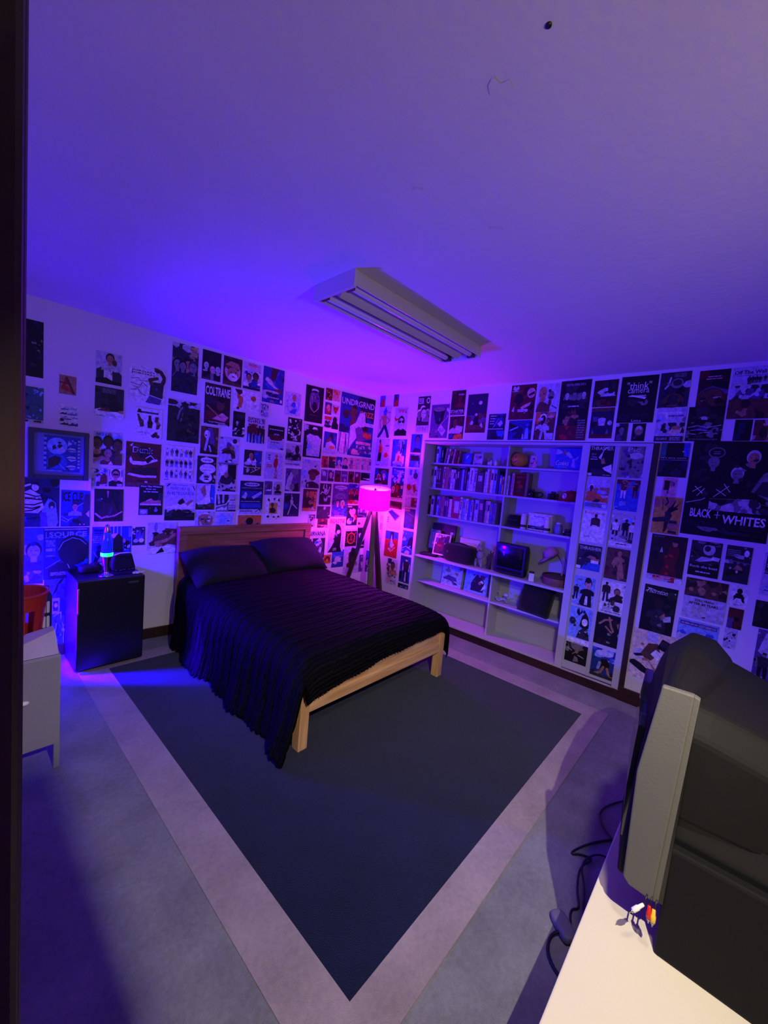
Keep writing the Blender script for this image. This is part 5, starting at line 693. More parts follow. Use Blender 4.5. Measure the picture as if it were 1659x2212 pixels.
# ------------------------------------------------------------------ tripod floor lamp
LX, LY = -.40, -.50
lamp = thing('floor_lamp', 'tripod floor lamp with a glowing magenta drum shade in the corner', 'lamp', (LX,LY,0))
sh = bpy.data.materials.new('magenta_lit_linen'); sh.use_nodes = True
nt = sh.node_tree; bs = nt.nodes['Principled BSDF']; bs.inputs['Base Color'].default_value = (.5,.06,.5,1); bs.inputs['Roughness'].default_value = .9
bs.inputs['Emission Color'].default_value = (1.,.0,1.,1); bs.inputs['Emission Strength'].default_value = 2.6
b = MB(); n = 48
ri, ro = .172, .176
b.lathe([(ro,1.275),(ro,1.505)], n, 0, cap=False); b.lathe([(ri,1.505),(ri,1.275)], n, 1, cap=False); b.lathe([(ri,1.505),(ro,1.505)], n, 1, smooth=False, cap=False); b.lathe([(ro,1.275),(ri,1.275)], n, 1, smooth=False, cap=False)
SHT = TR((0,0,1.26)) @ Matrix.Rotation(math.radians(8),4,Vector((.68,-.73,0))) @ TR((0,0,-1.26))
b.v = [tuple(SHT @ Vector(v)) for v in b.v]
b.build('lamp_shade', [sh, mat('shade_lining',(235,232,235),.8)], lamp)
b = MB()
for k in range(3): a = 2*PI*k/3+.4; b.tube([(.012*math.cos(a),.012*math.sin(a),1.478),(.172*math.cos(a),.172*math.sin(a),1.495)],.0022,6)
b.lathe([(.001,1.47),(.014,1.472),(.014,1.486),(.006,1.5),(.001,1.505)],12); b.v = [tuple(SHT @ Vector(v)) for v in b.v]; b.build('shade_ring', M['black'], lamp)
b = MB(); b.lathe([(.012,1.285),(.028,1.325),(.033,1.36),(.022,1.39),(.001,1.40)],16)
b.build('bulb', mat('magenta_bulb',(255,220,255),.4,emit=(.6,.02,1.),estr=1500.), lamp)
b = MB(); b.lathe([(.022,1.2),(.028,1.235),(.058,1.25),(.06,1.268),(.03,1.275),(.014,1.28),(.014,1.45)],20); b.build('hub', M['walnut'], lamp)
for (fx_,fy_) in ((-.185,-.235),(-.175,.30),(.30,.03)):
    d = Vector((fx_,fy_,0)).normalized(); top = d*.028+Vector((0,0,1.255)); bot = Vector((fx_,fy_,.0))
    ax = (bot-top).normalized(); w = ax.cross(Vector((0,0,1))).normalized(); u = w.cross(ax)
    b = MB(); vs = []
    for p, h, g in ((top,.022,.018),(bot,.034,.024)):
        for sx, sy in ((-1,-1),(1,-1),(1,1),(-1,1)): vs.append(p+w*h*sx+u*g*sy)
    for k in (4,5,6,7): vs[k].z = 0.0
    b.add(vs, [(0,1,2,3),(4,7,6,5),(0,4,5,1),(1,5,6,2),(2,6,7,3),(3,7,4,0)]); b.build('leg', M['walnut'], lamp, .004)

# ------------------------------------------------------------------ mini fridge and what stands on it
fg = thing('mini_fridge', 'black mini fridge standing beside the bed under the posters', 'fridge', (-2.853,.0,0))
b = MB(); b.box(-.215,-.155,.012,.215,.2,.705); b.build('body', M['fridge'], fg, .006)
b = MB(); b.box(-.217,-.2,.03,.217,-.16,.703); b.build('door', M['fridge'], fg, .008)
b = MB(); b.box(-.218,-.222,.47,-.204,-.198,.655); b.build('handle', M['chrome'], fg, .004)
b = MB(); b.box(.102,-.203,.648,.172,-.199,.664); b.build('nameplate', M['chrome'], fg, .001)
b = MB()
for x in (-.19,.17):
    for y in (-.14,.16): b.box(x,y,0,x+.03,y+.03,.014)
b.build('foot', M['black'], fg)

lv = thing('lava_lamp', 'silver lava lamp with a green glowing band on the black fridge', 'lamp', (-2.875,-.105,.705))
b = MB(); b.lathe([(.052,0),(.053,.004),(.046,.009),(.018,.02),(.015,.03),(.024,.08),(.036,.145),(.039,.158)],28); b.build('base', M['chrome'], lv)
lg = mat('lava_liquid_glass',(40,60,200),.08,trans=.55,emit=(.01,.02,.5),estr=.35)
b = MB(); b.lathe([(.039,.176),(.038,.2),(.033,.26),(.026,.32),(.021,.335)],28); b.build('bottle', lg, lv)
b = MB(); b.lathe([(.0395,.152),(.041,.158),(.041,.174),(.0395,.18)],28); b.build('glow_band', mat('green_lava_wax',(60,220,120),.3,emit=(.02,1.,.28),estr=1.1), lv)
b = MB(); b.lathe([(.022,.332),(.0225,.34),(.017,.372),(.012,.39),(.001,.395)],24); b.build('cap', M['chrome'], lv)

o = MB(); o.ell((0,0,.03),(.075,.042,.03),20,10,e=.55); o.ell((.03,.0,.05),(.03,.03,.022),14,8,e=.6)
o = o.build('camera_pouch', M['blackm']); o.location = (-2.945,.045,.705); o.rotation_euler = (0,0,.15); tag(o, 'small black padded pouch lying left of the lava lamp', 'pouch')
t = thing('shoulder_bag', 'boxy black bag standing right of the lava lamp on the fridge', 'bag', (-2.73,.06,.705), .06)
b = MB(); b.add([(-.085,-.05,0),(.09,-.05,0),(.09,.05,0),(-.085,.05,0),(-.07,-.035,.135),(.062,-.035,.13),(.062,.035,.13),(-.07,.035,.135)], [(0,3,2,1),(4,5,6,7),(0,1,5,4),(1,2,6,5),(2,3,7,6),(3,0,4,7)])
b.build('body', M['blackf'], t, .015, 3)
b = MB(); b.tube([(-.07,-.04,.125),(-.03,-.045,.14),(.03,-.045,.14),(.055,-.042,.137)],.004,6); b.build('strap', M['white'], t)['label'] = 'pale strap edge'
b = MB(); random.seed(2)
for k in range(5): b.ell((-.06+.03*k,-.075-.008*(k%2),.008),(.014,.009,.008),8,6)
b.build('keyring', M['black'], t)
o = MB()
for k in range(7): o.ell((-.03+.011*k,.006*math.sin(k*2.2),.012),(.013,.012,.010),8,6)
o = o.build('tissue', M['white']); o.location = (-2.672,-.155,.705); tag(o, 'small crumpled pale tissue at the front right corner of the fridge', 'tissue')

# ------------------------------------------------------------------ white cabinet at the left with its load
cb = thing('cabinet', 'white metal cabinet on slim legs half hidden by the door jamb', 'cabinet', (-3.49,-1.0,0))
b = MB(); b.box(-.18,-.17,.135,.178,.88,.605); b.build('body', M['cab'], cb, .005)
b = MB(); b.box(-.178,-.182,.137,.176,-.172,.603); b.build('door', M['cab'], cb, .003)
b = MB(); b.ell((.035,-.197,.405),(.02,.013,.011),12,8); b.build('handle', mat('pale_knob',(250,240,230),.3), cb)
for x in (-.178,.152):
    for y in (-.178,.85): MB().box(x,y,0,x+.026,y+.026,.137).build('leg', M['cab'], cb, .003)
t = thing('basket', 'red plastic basket with cut out sides standing on the white cabinet', 'basket', (-3.455,-.90,.605))
rp = mat('red_orange_plastic',(196,58,34),.3,trans=.15)
b = MB(); r0, r1, hh, N = .095, .125, .27, 32
for k in range(N):
    a0 = 2*PI*k/N; a1 = 2*PI*(k+1)/N
    def P(a, z): r = r0+(r1-r0)*z/hh; return (r*math.cos(a), r*math.sin(a), z)
    def Q(a, z): r = r0-.006+(r1-r0)*z/hh; return (r*math.cos(a), r*math.sin(a), z)
    rows = [(0,.07),(.19,hh)] if k % 4 in (1,2) else [(0,hh)]
    for z0, z1 in rows:
        b.add([P(a0,z0),P(a1,z0),P(a1,z1),P(a0,z1),Q(a0,z0),Q(a1,z0),Q(a1,z1),Q(a0,z1)],[(0,1,2,3),(4,7,6,5),(0,4,5,1),(3,2,6,7),(0,3,7,4),(1,5,6,2)])
b.lathe([(r0-.003,0),(r0-.003,.006)],N); b.build('tub', rp, t)
b = MB(); b.tube([((r1+.002)*math.cos(2*PI*k/32),(r1+.002)*math.sin(2*PI*k/32),hh) for k in range(32)],.008,8,closed=True); b.build('rim', rp, t)
bm_ = thing('sticker_jar', 'tall dark jar covered in pale stickers beside the red basket', 'jar', (-3.325,-.76,.605))
b = MB(); b.lathe([(.030,0),(.034,.01),(.034,.19),(.024,.215),(.022,.25),(.001,.252)],20); b.build('body', mat('dark_blue_jar',(40,44,80),.35), bm_)
for k in range(6):
    a = -2.3+.55*(k%3); z = .05+.085*(k//3)
    b = MB(); b.add([(.0348*math.cos(a+da),.0348*math.sin(a+da),z+dz) for da,dz in ((-.22,-.03),(.0,-.034),(.22,-.03),(.22,.03),(0,.036),(-.22,.03))],[(0,1,4,5),(1,2,3,4)],0); b.build('sticker', M['white'], bm_)
o = MB(); o.add([(-.09,-.13,0),(.085,-.13,0),(.085,.05,.0),(-.09,.05,0),(-.09,-.10,.055),(.085,-.02,.09),(.085,.05,.09),(-.09,.05,.055)],[(0,3,2,1),(4,5,6,7),(0,1,5,4),(1,2,6,5),(2,3,7,6),(3,0,4,7)])
o = o.build('carton', mat('pale_carton',(196,186,180),.7,var=.1), bevel=.003); o.location = (-3.405,-1.035,.607); tag(o, 'low pale carton with a sloping lid at the front of the cabinet', 'box')

# ------------------------------------------------------------------ television, table, cords, chair at the right
tb = thing('table', 'cream topped low table carrying the big television', 'table', (-2.0,-3.83,0))
b = MB(); b.box(-1.02,-.36,.475,.22,.385,.5); b.build('table_top', M['table'], tb, .004)
for x in (-.95,.14):
    for y in (-.33,.32): MB().box(x,y,0,x+.05,y+.05,.476).build('leg', M['darkp'], tb, .003)
tv = thing('television', 'big old tube television seen from its side on the cream table', 'television', (-2.2,-3.80,.5))
T_ = lambda x, y, z: (x+2.2, y+3.80, z-.5)
def pr(bm, poly, x0, x1, mi=0):      # a y-z outline pulled along x
    n = len(poly); vs = [T_(x0,y,z) for y,z in poly]+[T_(x1,y,z) for y,z in poly]
    bm.add(vs, [tuple(range(n)), tuple(range(n,2*n))[::-1]]+[(i,n+i,n+(i+1)%n,(i+1)%n) for i in range(n)], mi)
b = MB(); pr(b,[(-3.517,.655),(-3.532,.640),(-3.585,.636),(-3.602,1.192),(-3.537,1.19),(-3.512,.95)],-2.512,-2.492); b.build('side_trim', M['greyp'], tv, .004)['label'] = 'grey side trim'
b = MB(); pr(b,[(-3.584,.637),(-3.597,.637),(-3.613,1.185),(-3.601,1.19)],-2.509,-2.49); b.build('trim_ridge', M['greyp'], tv, .002)
near = [(-3.50,.64),(-3.506,.80),(-3.512,.98),(-3.522,1.09),(-3.535,1.15),(-3.552,1.18),(-3.575,1.187),(-3.60,1.18),(-3.61,1.12),(-3.61,.64)]
mid = [(-3.455,.62),(-3.462,.80),(-3.470,1.0),(-3.488,1.11),(-3.512,1.175),(-3.548,1.208),(-3.59,1.208),(-3.64,1.17),(-3.67,1.09),(-3.67,.62)]
far = [(-3.425,.60),(-3.445,.783),(-3.456,.996),(-3.472,1.07),(-3.49,1.128),(-3.551,1.198),(-3.617,1.19),(-3.66,1.145),(-3.691,1.092),(-3.70,.60)]
b = MB(); vs = []
for x, pf in ((-2.494,near),(-2.46,[(y+.004,z) for y, z in near]),(-2.2,mid),(-1.93,far),(-1.885,[(y*.5-1.80,z-.04) for y, z in far])): vs += [T_(x,y,z) for y, z in pf]
nn = len(near); fs = [tuple(range(nn)), tuple(range(4*nn,5*nn))[::-1]]
for k in range(4):
    for i in range(nn): j = (i+1)%nn; fs.append((k*nn+i,(k+1)*nn+i,(k+1)*nn+j,k*nn+j))
b.add(vs, fs); b.build('front_shell', M['darkp'], tv, .01, 3)
b = MB(); vs = []
for x, y0 in ((-2.43,-3.486),(-2.2,-3.452),(-1.97,-3.432)): vs += [T_(x,y0-.004,.70),T_(x,y0,.85),T_(x,y0-.006,1.03),T_(x,y0-.03,1.03),T_(x,y0-.03,.70)]
fs = [(0,1,2,3,4),(14,13,12,11,10)]
for k in range(2):
    for i in range(5): j = (i+1)%5; fs.append((k*5+i,k*5+5+i,k*5+5+j,k*5+j))
b.add(vs, fs); b.build('screen', M['glass'], tv)
b = MB(); n = 10
def body_sec(y, xl, zl, zh): return [T_(-xl,y,zl), T_(-xl,y,zh-.06), T_(-xl+.05,y,zh), T_(-4.392+xl-.05,y,zh), T_(-4.392+xl,y,zh-.06), T_(-4.392+xl,y,zl)]
secs = [body_sec(-3.600,2.503,.87,1.150),body_sec(-3.64,2.501,.87,1.145),body_sec(-3.80,2.47,.86,1.10),body_sec(-4.02,2.36,.86,.99)]
vs = [p for s in secs for p in s]; fs = [tuple(range(6)), tuple(range(18,24))[::-1]]
for k in range(3):
    for i in range(6): j = (i+1)%6; fs.append((k*6+i,(k+1)*6+i,(k+1)*6+j,k*6+j))
b.add(vs, fs); b.build('rear_casing', M['darkp'], tv, .012)
b = MB(); pr(b,[(-3.603,.5),(-3.80,.5),(-3.97,.58),(-3.99,.80),(-3.601,.792)],-2.505,-1.887); b.build('base', M['darkp'], tv, .008)
b = MB(); pr(b,[(-3.60,.78),(-3.95,.80),(-3.95,.88),(-3.60,.88)],-2.478,-1.92); b.build('recess', M['black'], tv)
b = MB(); pr(b,[(-3.590,.64),(-3.606,.64),(-3.612,1.15),(-3.598,1.15)],-2.506,-1.886); b.build('seam', M['black'], tv)

for (p0,p1,c,lab) in (((-2.53,-3.571,.632),(-2.548,-3.548,.606),'white','white plug of the loose cable trio under the television trim'),((-2.525,-3.582,.634),(-2.527,-3.585,.594),'red','red plug of the loose cable trio under the television trim'),((-2.525,-3.592,.632),(-2.528,-3.594,.586),'yellow','yellow plug of the loose cable trio under the television trim')):
    t = thing('audio_plug', lab, 'cable plug', p0, 0, 'loose cable plugs under the television')
    RX = (Vector(p1)-Vector(p0)).to_track_quat('Z','Y').to_matrix().to_4x4() @ Matrix.Scale(.6,4) @ TR((0,0,.03))
    b = MB(); b.lathe([(.0035,-.03),(.0065,-.028),(.0075,-.005),(.010,-.003),(.010,.022),(.0085,.024)],14,T=RX); b.build('grip', M[c], t)
    b = MB(); b.lathe([(.0075,.024),(.0075,.031),(.003,.031),(.0025,.044)],12,T=RX); b.build('tip', M['chrome'], t)
    b = MB(); b.tube([(0,0,.001),(.012,-.002,.012),(.03,-.004,.02)],.0018,6); b.build('cord', M['black'], t)

def cord(pts, lab, r=.0045):
    b = MB(); b.tube(smooth([Vector(p) for p in pts],3), r, 8); return tag(b.build('extension_lead', M['black']), lab, 'cord', 'black cords on the floor')
cord([(-1.10,-3.42,.006),(-1.30,-3.30,.006),(-1.42,-3.265,.006),(-1.50,-3.30,.006),(-1.56,-3.36,.01),(-1.62,-3.46,.02)], 'black cord curling in a loop near the television corner')
cord([(-1.52,-3.39,.006),(-1.60,-3.325,.006),(-1.70,-3.27,.006),(-1.80,-3.235,.008),(-1.76,-3.28,.012),(-1.74,-3.33,.006),(-1.82,-3.29,.008),(-1.95,-3.315,.006),(-2.02,-3.35,.006),(-2.05,-3.32,.008),(-2.12,-3.345,.006)], 'long tangled black cord zigzagging on the floor by the table')
cord([(-1.70,-3.42,.006),(-1.68,-3.34,.012),(-1.80,-3.285,.01),(-1.92,-3.34,.006),(-2.03,-3.36,.012),(-2.06,-3.40,.006),(-2.0,-3.44,.006)], 'second thin black cord looped beside the tangled cord', .0038)
cord([(-2.16,-3.335,.02),(-2.20,-3.30,.012),(-2.26,-3.305,.008),(-2.30,-3.34,.006),(-2.32,-3.40,.006),(-2.30,-3.48,.006)], 'short thick black cord arching at the near end of the tangle', .006)
o = MB(); o.ell((0,0,.018),(.055,.03,.018),18,10,e=.5); o = o.build('power_adapter', mat('grey_adapter',(96,92,110),.6)); o.location = (-2.147,-3.325,0); o.rotation_euler = (0,0,.9); tag(o, 'grey power adapter lying at the end of the black cords', 'adapter')

# ------------------------------------------------------------------ built-in bookcase
D = .29
bc = thing('bookcase', 'grey built in bookcase recessed in the right wall with open shelves', 'bookcase', (0,-1.935,0))
W = lambda y: y+1.935
def sb(bm, x0, y0, z0, x1, y1, z1): bm.box(x0, W(y0), z0, x1, W(y1), z1)
b = MB(); sb(b,D,-3.045,.08,D+.012,-.826,2.085); b.build('back_panel', M['shelfd'], bc)
for y0, y1 in ((-.846,-.828),(-3.044,-3.02)):
    b = MB(); sb(b,-.008,y0,.08,D,y1,2.083); b.build('side_panel', M['shelf'], bc, .002)
b = MB(); sb(b,-.008,-3.02,2.058,D,-.846,2.083); b.build('top_panel', M['shelf'], bc, .002)
b = MB(); sb(b,-.008,-2.535,.078,D,-.846,.098); b.build('bottom_panel', M['shelf'], bc, .002)
for z in (1.853,1.564,1.245):
    b = MB(); sb(b,.14,-2.53,z-.02,D,-.846,z); b.build('shelf', M['shelf'], bc, .002)
b = MB(); sb(b,0,-2.53,.752,D,-.846,.775); b.build('shelf', M['shelf'], bc, .002)
b = MB(); sb(b,.08,-2.53,.44,D,-.846,.458); b.build('shelf', M['shelf'], bc, .002)
for z0, z1, x in ((1.853,2.058,.145),(1.564,1.833,.145),(1.245,1.544,.145),(.775,1.225,.145),(.458,.752,.085),(.098,.44,.085)):
    b = MB(); sb(b,x,-1.80,z0,D,-1.782,z1); b.build('divider', M['shelf'], bc, .002)
# the flat rack that carries the magazines
b = MB(); sb(b,.004,-3.02,.098,.02,-2.53,2.058); b.build('rack_panel', M['shelf'], bc)
b = MB(); sb(b,-.01,-2.592,.08,.004,-2.53,2.083); b.build('stile', M['shelf'], bc, .002)
b = MB(); sb(b,-.01,-3.044,.08,.004,-2.995,2.083); b.build('stile', M['shelf'], bc, .002)
b = MB(); sb(b,-.006,-2.815,.098,.004,-2.797,2.058); b.build('stile', M['shelf'], bc, .002)

CW = dict(w='white', i='dark brown', m='maroon', p='pinkish', h='tan', u='purple', q='pale lilac', k='black', n='navy', s='pale blue', e='brown', o='orange', d='charcoal', c='cream', b='bright blue', g='grey', r='red', y='yellow', l='light grey')
ORD = 'first second third fourth fifth sixth seventh eighth ninth tenth eleventh twelfth thirteenth fourteenth fifteenth sixteenth seventeenth eighteenth nineteenth twentieth twenty-first twenty-second twenty-third twenty-fourth twenty-fifth twenty-sixth'.split()
BM = {}
def bmat(c):
    if c not in BM:
        r = PAL[c]; m = bpy.data.materials.new('book_cloth_'+CW[c].replace(' ','_')); m.use_nodes = True
        bb = m.node_tree.nodes['Principled BSDF']; bb.inputs['Roughness'].default_value = .5
        t = m.node_tree.nodes.new('ShaderNodeTexNoise'); t.inputs['Scale'].default_value = 35; t.inputs['Detail'].default_value = 5
        tc = m.node_tree.nodes.new('ShaderNodeTexCoord'); m.node_tree.links.new(tc.outputs['Object'], t.inputs['Vector'])
        cr = m.node_tree.nodes.new('ShaderNodeValToRGB')
        cr.color_ramp.elements[0].position = .38; cr.color_ramp.elements[0].color = tuple(v*.62 for v in r[:3])+(1,)
        cr.color_ramp.elements[1].position = .6; cr.color_ramp.elements[1].color = r
        m.node_tree.links.new(t.outputs['Fac'], cr.inputs[0]); m.node_tree.links.new(cr.outputs[0], bb.inputs['Base Color'])
        BM[c] = m
    return BM[c]
pages = mat('book_pages',(214,206,190),.8,bump=.3,bscale=300)
def book(y, w, h, c, z, lab, grp, x=.165, depth=.115, lean=0.):
    w -= .002
    t = thing('book', lab, 'book', (x, -y-w/2, z), 0, grp)
    b = MB(); tk = .0025
    b.box(0,-w/2,0,tk,w/2,h); b.box(tk,-w/2,0,depth,-w/2+tk,h); b.box(tk,w/2-tk,0,depth,w/2,h)
    q = int(y*977) % 5; ot = bmat('dnmgu'[int(y*577) % 5] if c in 'wqsclyhpgo' else 'lchgp'[int(y*577) % 5])
    if q in (0,3): b.box(-.0006,-w*.34,h*.55,0,w*.34,h*.84,1)
    elif q == 1: b.box(-.0006,-w*.12,h*.3,0,w*.12,h*.9,1)
    elif q == 2: b.box(-.0006,-w*.4,h*.86,0,w*.4,h*.9,1); b.box(-.0006,-w*.4,h*.2,0,w*.4,h*.23,1); b.box(-.0006,-w*.2,h*.4,0,w*.2,h*.8,1)
    b.build('cover', [bmat(c), ot], t)
    MB().box(tk,-w/2+tk,.003,depth-.004,w/2-tk,h-.003).build('pages', pages, t)
    if lean: t.rotation_euler = (lean,0,0)
    return t
R1 = [(.896,.032,.190,'w',0),(.928,.031,.190,'b',0),(.965,.024,.158,'n',.02),(1.005,.030,.170,'g',.13),(1.045,.022,.165,'w',.14),(1.078,.026,.158,'i',.14),(1.112,.024,.160,'p',.13),(1.146,.024,.150,'m',.13),(1.181,.022,.145,'h',.13)]
for k, (y, w, h, c, ln) in enumerate(R1): book(y,w,h,c,1.8545,f'{CW[c]} book, {ORD[k]} from the left on the top shelf','books on the top shelf',lean=ln)
R2 = [(.848,.036,.249,'l'),(.886,.039,.246,'w'),(.929,.024,.245,'i'),(.954,.027,.244,'m'),(.982,.031,.246,'i'),(1.016,.033,.247,'p'),(1.056,.040,.244,'h'),(1.099,.019,.240,'u'),(1.122,.031,.222,'w'),(1.155,.028,.223,'q'),(1.186,.018,.21,'i'),(1.206,.025,.24,'k'),(1.233,.030,.223,'n'),(1.264,.030,.230,'s'),(1.296,.035,.247,'k'),(1.336,.020,.21,'s'),(1.358,.060,.253,'w'),(1.42,.030,.249,'q'),(1.457,.071,.209,'e'),(1.530,.015,.212,'n'),(1.547,.023,.222,'w'),(1.571,.021,.247,'w'),(1.594,.02,.249,'o'),(1.616,.033,.25,'w'),(1.651,.034,.248,'s'),(1.688,.024,.24,'d'),]
for k, (y, w, h, c) in enumerate(R2): book(y,w,h,c,1.5655,f'{CW[c]} book, {ORD[k]} from the left on the second shelf down','books on the second shelf')
R2b = [(1.718,.026,.195,'b'),(1.746,.022,.18,'y'),(1.803,.022,.196,'w'),(1.827,.020,.18,'m'),(1.849,.026,.226,'p')]
LB = ['bright blue book just left of the divider on the second shelf down','thin yellow book hard against the divider on the second shelf down','white book just right of the divider on the second shelf down','thin maroon book between the white and pinkish books by the divider','pinkish book standing next to the large red book']
for (y, w, h, c), l in zip(R2b, LB): book(y,w,h,c,1.5655,l,'books by the divider')
R3 = [(.853,.029,.22,'k'),(.884,.045,.219,'c'),(.931,.025,.218,'d'),(.966,.034,.222,'s'),(1.001,.029,.23,'u'),(1.031,.041,.228,'h'),(1.075,.023,.222,'n'),(1.099,.025,.223,'u'),(1.128,.012,.205,'p'),(1.141,.032,.208,'w'),(1.176,.098,.238,'r'),(1.277,.031,.242,'w'),(1.314,.032,.226,'s'),(1.347,.036,.232,'w'),(1.386,.028,.213,'b'),(1.415,.029,.226,'q'),(1.445,.018,.23,'m'),(1.464,.049,.232,'q'),(1.515,.053,.238,'e'),(1.571,.020,.228,'i'),(1.592,.02,.235,'p'),(1.613,.034,.233,'c'),(1.65,.029,.22,'b'),(1.681,.038,.222,'g')]
for k, (y, w, h, c) in enumerate(R3):
    t = book(y,w,h,c,1.2465,f'{CW[c]} book, {ORD[k]} from the left on the third shelf down'+(' with a white label' if c == 'r' else ''),'books on the third shelf')
    if c == 'r':
        MB().box(-.0016,-.044,.06,-.0002,.016,.19).build('label', bmat('w'), t)
# small things on the top shelf
def flat(name, y0, y1, z0, z1, x, bg, ops, lab, cat, th=.006, lean=.12, grp=None):
    o = printed(name, y1-y0, z1-z0, bg, ops, th); o.matrix_world = TR((x,-(y0+y1)/2,(z0+z1)/2)) @ Matrix.Rotation(-PI/2,4,'Z') @ Matrix.Rotation(PI/2-lean,4,'X')
    return tag(o, lab, cat, grp)
flat('greeting_card',1.249,1.361,1.855,1.975,.165,'b','R.0,.0,.3,1,x;I.55,.58,.3,.5,w,f;G,n,.35,.35,.5,.5,.45,.3','blue card with a white letter f on the top shelf','card')
flat('greeting_card',1.389,1.496,1.855,1.97,.17,'q','X0,.3,1,.8,7,qup,301;R.1,.05,.9,.12,u;N.15,.6,.85,.85,3,u','pale lilac patterned card right of the blue card','card')
for (y, r, h, lab) in ((1.567,.018,.045,'tiny round white figurine left of the little bottle'),(1.592,.011,.07,'little white bottle with a shiny cap on the top shelf'),(1.645,.018,.058,'tiny pale cup next to the little bottle, left of divider')):
    t = thing('figurine' if 'figurine' in lab else ('bottle' if 'bottle' in lab else 'cup'), lab, 'ornament', (.18,-y,1.8535))
    b = MB()
    if 'figurine' in lab: b.ell((0,0,.022),(r,r*.9,.022),16,10)
    elif 'bottle' in lab: b.lathe([(r,0),(r,.045),(.006,.052),(.006,.058)],16)
    else: b.lathe([(.010,0),(r,.02),(r,h),(r-.003,h),(r-.004,.01)],16,cap=False)
    b.build('body', M['white'], t)
    if 'bottle' in lab: MB().lathe([(.007,.057),(.007,.069),(.001,.070)],12).build('cap', M['chrome'], t)
t = thing('smiley_ball', 'yellow smiling face ball on the top shelf', 'ball', (.215,-1.882,1.854))
MB().ell((0,0,.075),(.08,.083,.075),28,18).build('ball', mat('mustard_ball',(206,150,50),.3,var=.08), t)
def on_ball(u, v, d=.001):      # a point on the front (-x) of the ball
    n = Vector((-math.cos(u)*math.cos(v), math.sin(u)*math.cos(v), math.sin(v))); return Vector((n.x*.08, n.y*.083, .075+n.z*.075))+n*d
for u in (.62,.12):
    b = MB(); b.add([on_ball(u+.07*math.cos(a),.34+.14*math.sin(a)) for a in [2*PI*k/14 for k in range(14)]],[tuple(range(14))]); b.build('eye', M['black'], t)
b = MB(); b.tube([on_ball(.85-.95*k/12,-.12-.30*math.sin(PI*k/12)) for k in range(13)],.0028,6); b.build('mouth', M['black'], t)
flat('greeting_card',2.013,2.083,1.855,1.975,.17,'p','X0,0,1,.8,9,puq,302;R0,.82,.7,.95,q;E.7,.1,.08,.05,w','small pinkish printed card right of the smiling ball','card')
t = thing('cookie_box', 'bright blue box with white wording at the right of the top shelf', 'box', (.2,-2.365,1.854), .0)
MB().box(-.03,-.118,0,.06,.118,.198).build('carton', mat('bright_blue_card',(50,70,220),.45), t, .002)
o = printed('front_print',.232,.194,'b','G,q,0,.7,.05,.98,.2,.9,.3,.78,.15,.72;E.34,.8,.07,.09,h;G,q,.4,.8,.5,.84,.62,.7,.68,.55,.58,.52,.45,.68;G,q,.66,.5,.74,.52,.78,.3,.8,.12,.7,.1,.64,.2,.68,.35;G,q,.74,.5,.85,.6,.88,.66,.9,.58,.8,.42;I.3,.3,.5,.24,w,Cookies;R.14,.1,.5,.12,q;X.4,.6,.6,.75,4,wq,303',.001)
o.parent = t; o.matrix_local = TR((-.031,0,.099)) @ Matrix.Rotation(-PI/2,4,'Z') @ Matrix.Rotation(PI/2,4,'X')
# second shelf, right half
t = thing('book', 'large red book with ornate cover turned outward on the second shelf', 'book', (.20,-1.925,1.5655), .0, 'books by the divider')
TT = Matrix.Rotation(.25,4,'Z')
MB().box(-.0,-.055,0,.03,.058,.225,T=TT).build('pages', pages, t)
b = MB(); b.box(-.004,-.058,0,0,.06,.228,T=TT); b.box(.03,-.058,0,.034,.06,.228,T=TT); b.box(0,.058,0,.03,.061,.228,T=TT); b.build('cover', mat('red_book_cloth',(150,34,28),.5,var=.2,vscale=40), t)
o = printed('cover_print',.105,.21,'m','N0.100,0.800,0.900,0.920,1,r;X.15,.15,.85,.75,14,rme,304;E.4,.62,.2,.08,r;E.55,.42,.22,.1,r;E.42,.2,.2,.08,e;L.03,r,.2,.1,.8,.1',.0006)
o.parent = t; o.matrix_local = TT @ TR((-.0046,0,.114)) @ Matrix.Rotation(-PI/2,4,'Z') @ Matrix.Rotation(PI/2,4,'X')
o = MB().box(0,-.012,0,.10,.012,.235).build('book_slipcase', mat('tan_slipcase',(128,104,84),.7)); o.location = (.185,-2.0,1.5645); tag(o, 'tan slipcase standing right of the large red book', 'box')
def camera(y, w, h, lab, col, strap):
    t = thing('camera', lab, 'camera', (.2,-y,1.5645), .15)
    b = MB(); b.box(0,-w/2,0,.045,w/2,h*.66); b.build('body', col, t, .006)
    b = MB(); b.box(.004,-w*.2,h*.6,.04,w*.2,h*.92); b.build('viewfinder', col, t, .006)
    b = MB(); b.lathe([(.034*w/.13,0),(.034*w/.13,.02),(.030*w/.13,.021),(.029*w/.13,.04),(.022*w/.13,.04),(.02*w/.13,.03)],24,T=TR((0,0,h*.36)) @ Matrix.Rotation(-PI/2,4,'Y')); b.build('lens', M['black'], t)
    b = MB(); b.lathe([(.019*w/.13,0),(.001,.004)],20,T=TR((-.03,0,h*.36)) @ Matrix.Rotation(-PI/2,4,'Y'),cap=False); b.build('lens_glass', M['glass'], t)
    b = MB(); b.lathe([(.009,0),(.009,.012),(.001,.012)],14,T=TR((.022,-w*.38,h*.66))); b.build('dial', M['chrome'], t)
    if strap: b = MB(); b.tube(smooth([Vector(p) for p in ((.02,-w/2,h*.55),(.03,-w/2-.03,h*.7),(.05,-w/2-.045,h*.3),(.03,-w/2-.02,.01),(-.02,-w/2+.01,.006))],2),.005,6); b.build('strap', M['blackf'], t)
camera(2.045,.125,.09,'black camera with its strap bunched on the second shelf','' or M['black'],True)
camera(2.257,.095,.085,'small dark maroon camera between the black camera and red cap',mat('maroon_leather',(64,26,40),.5),False)
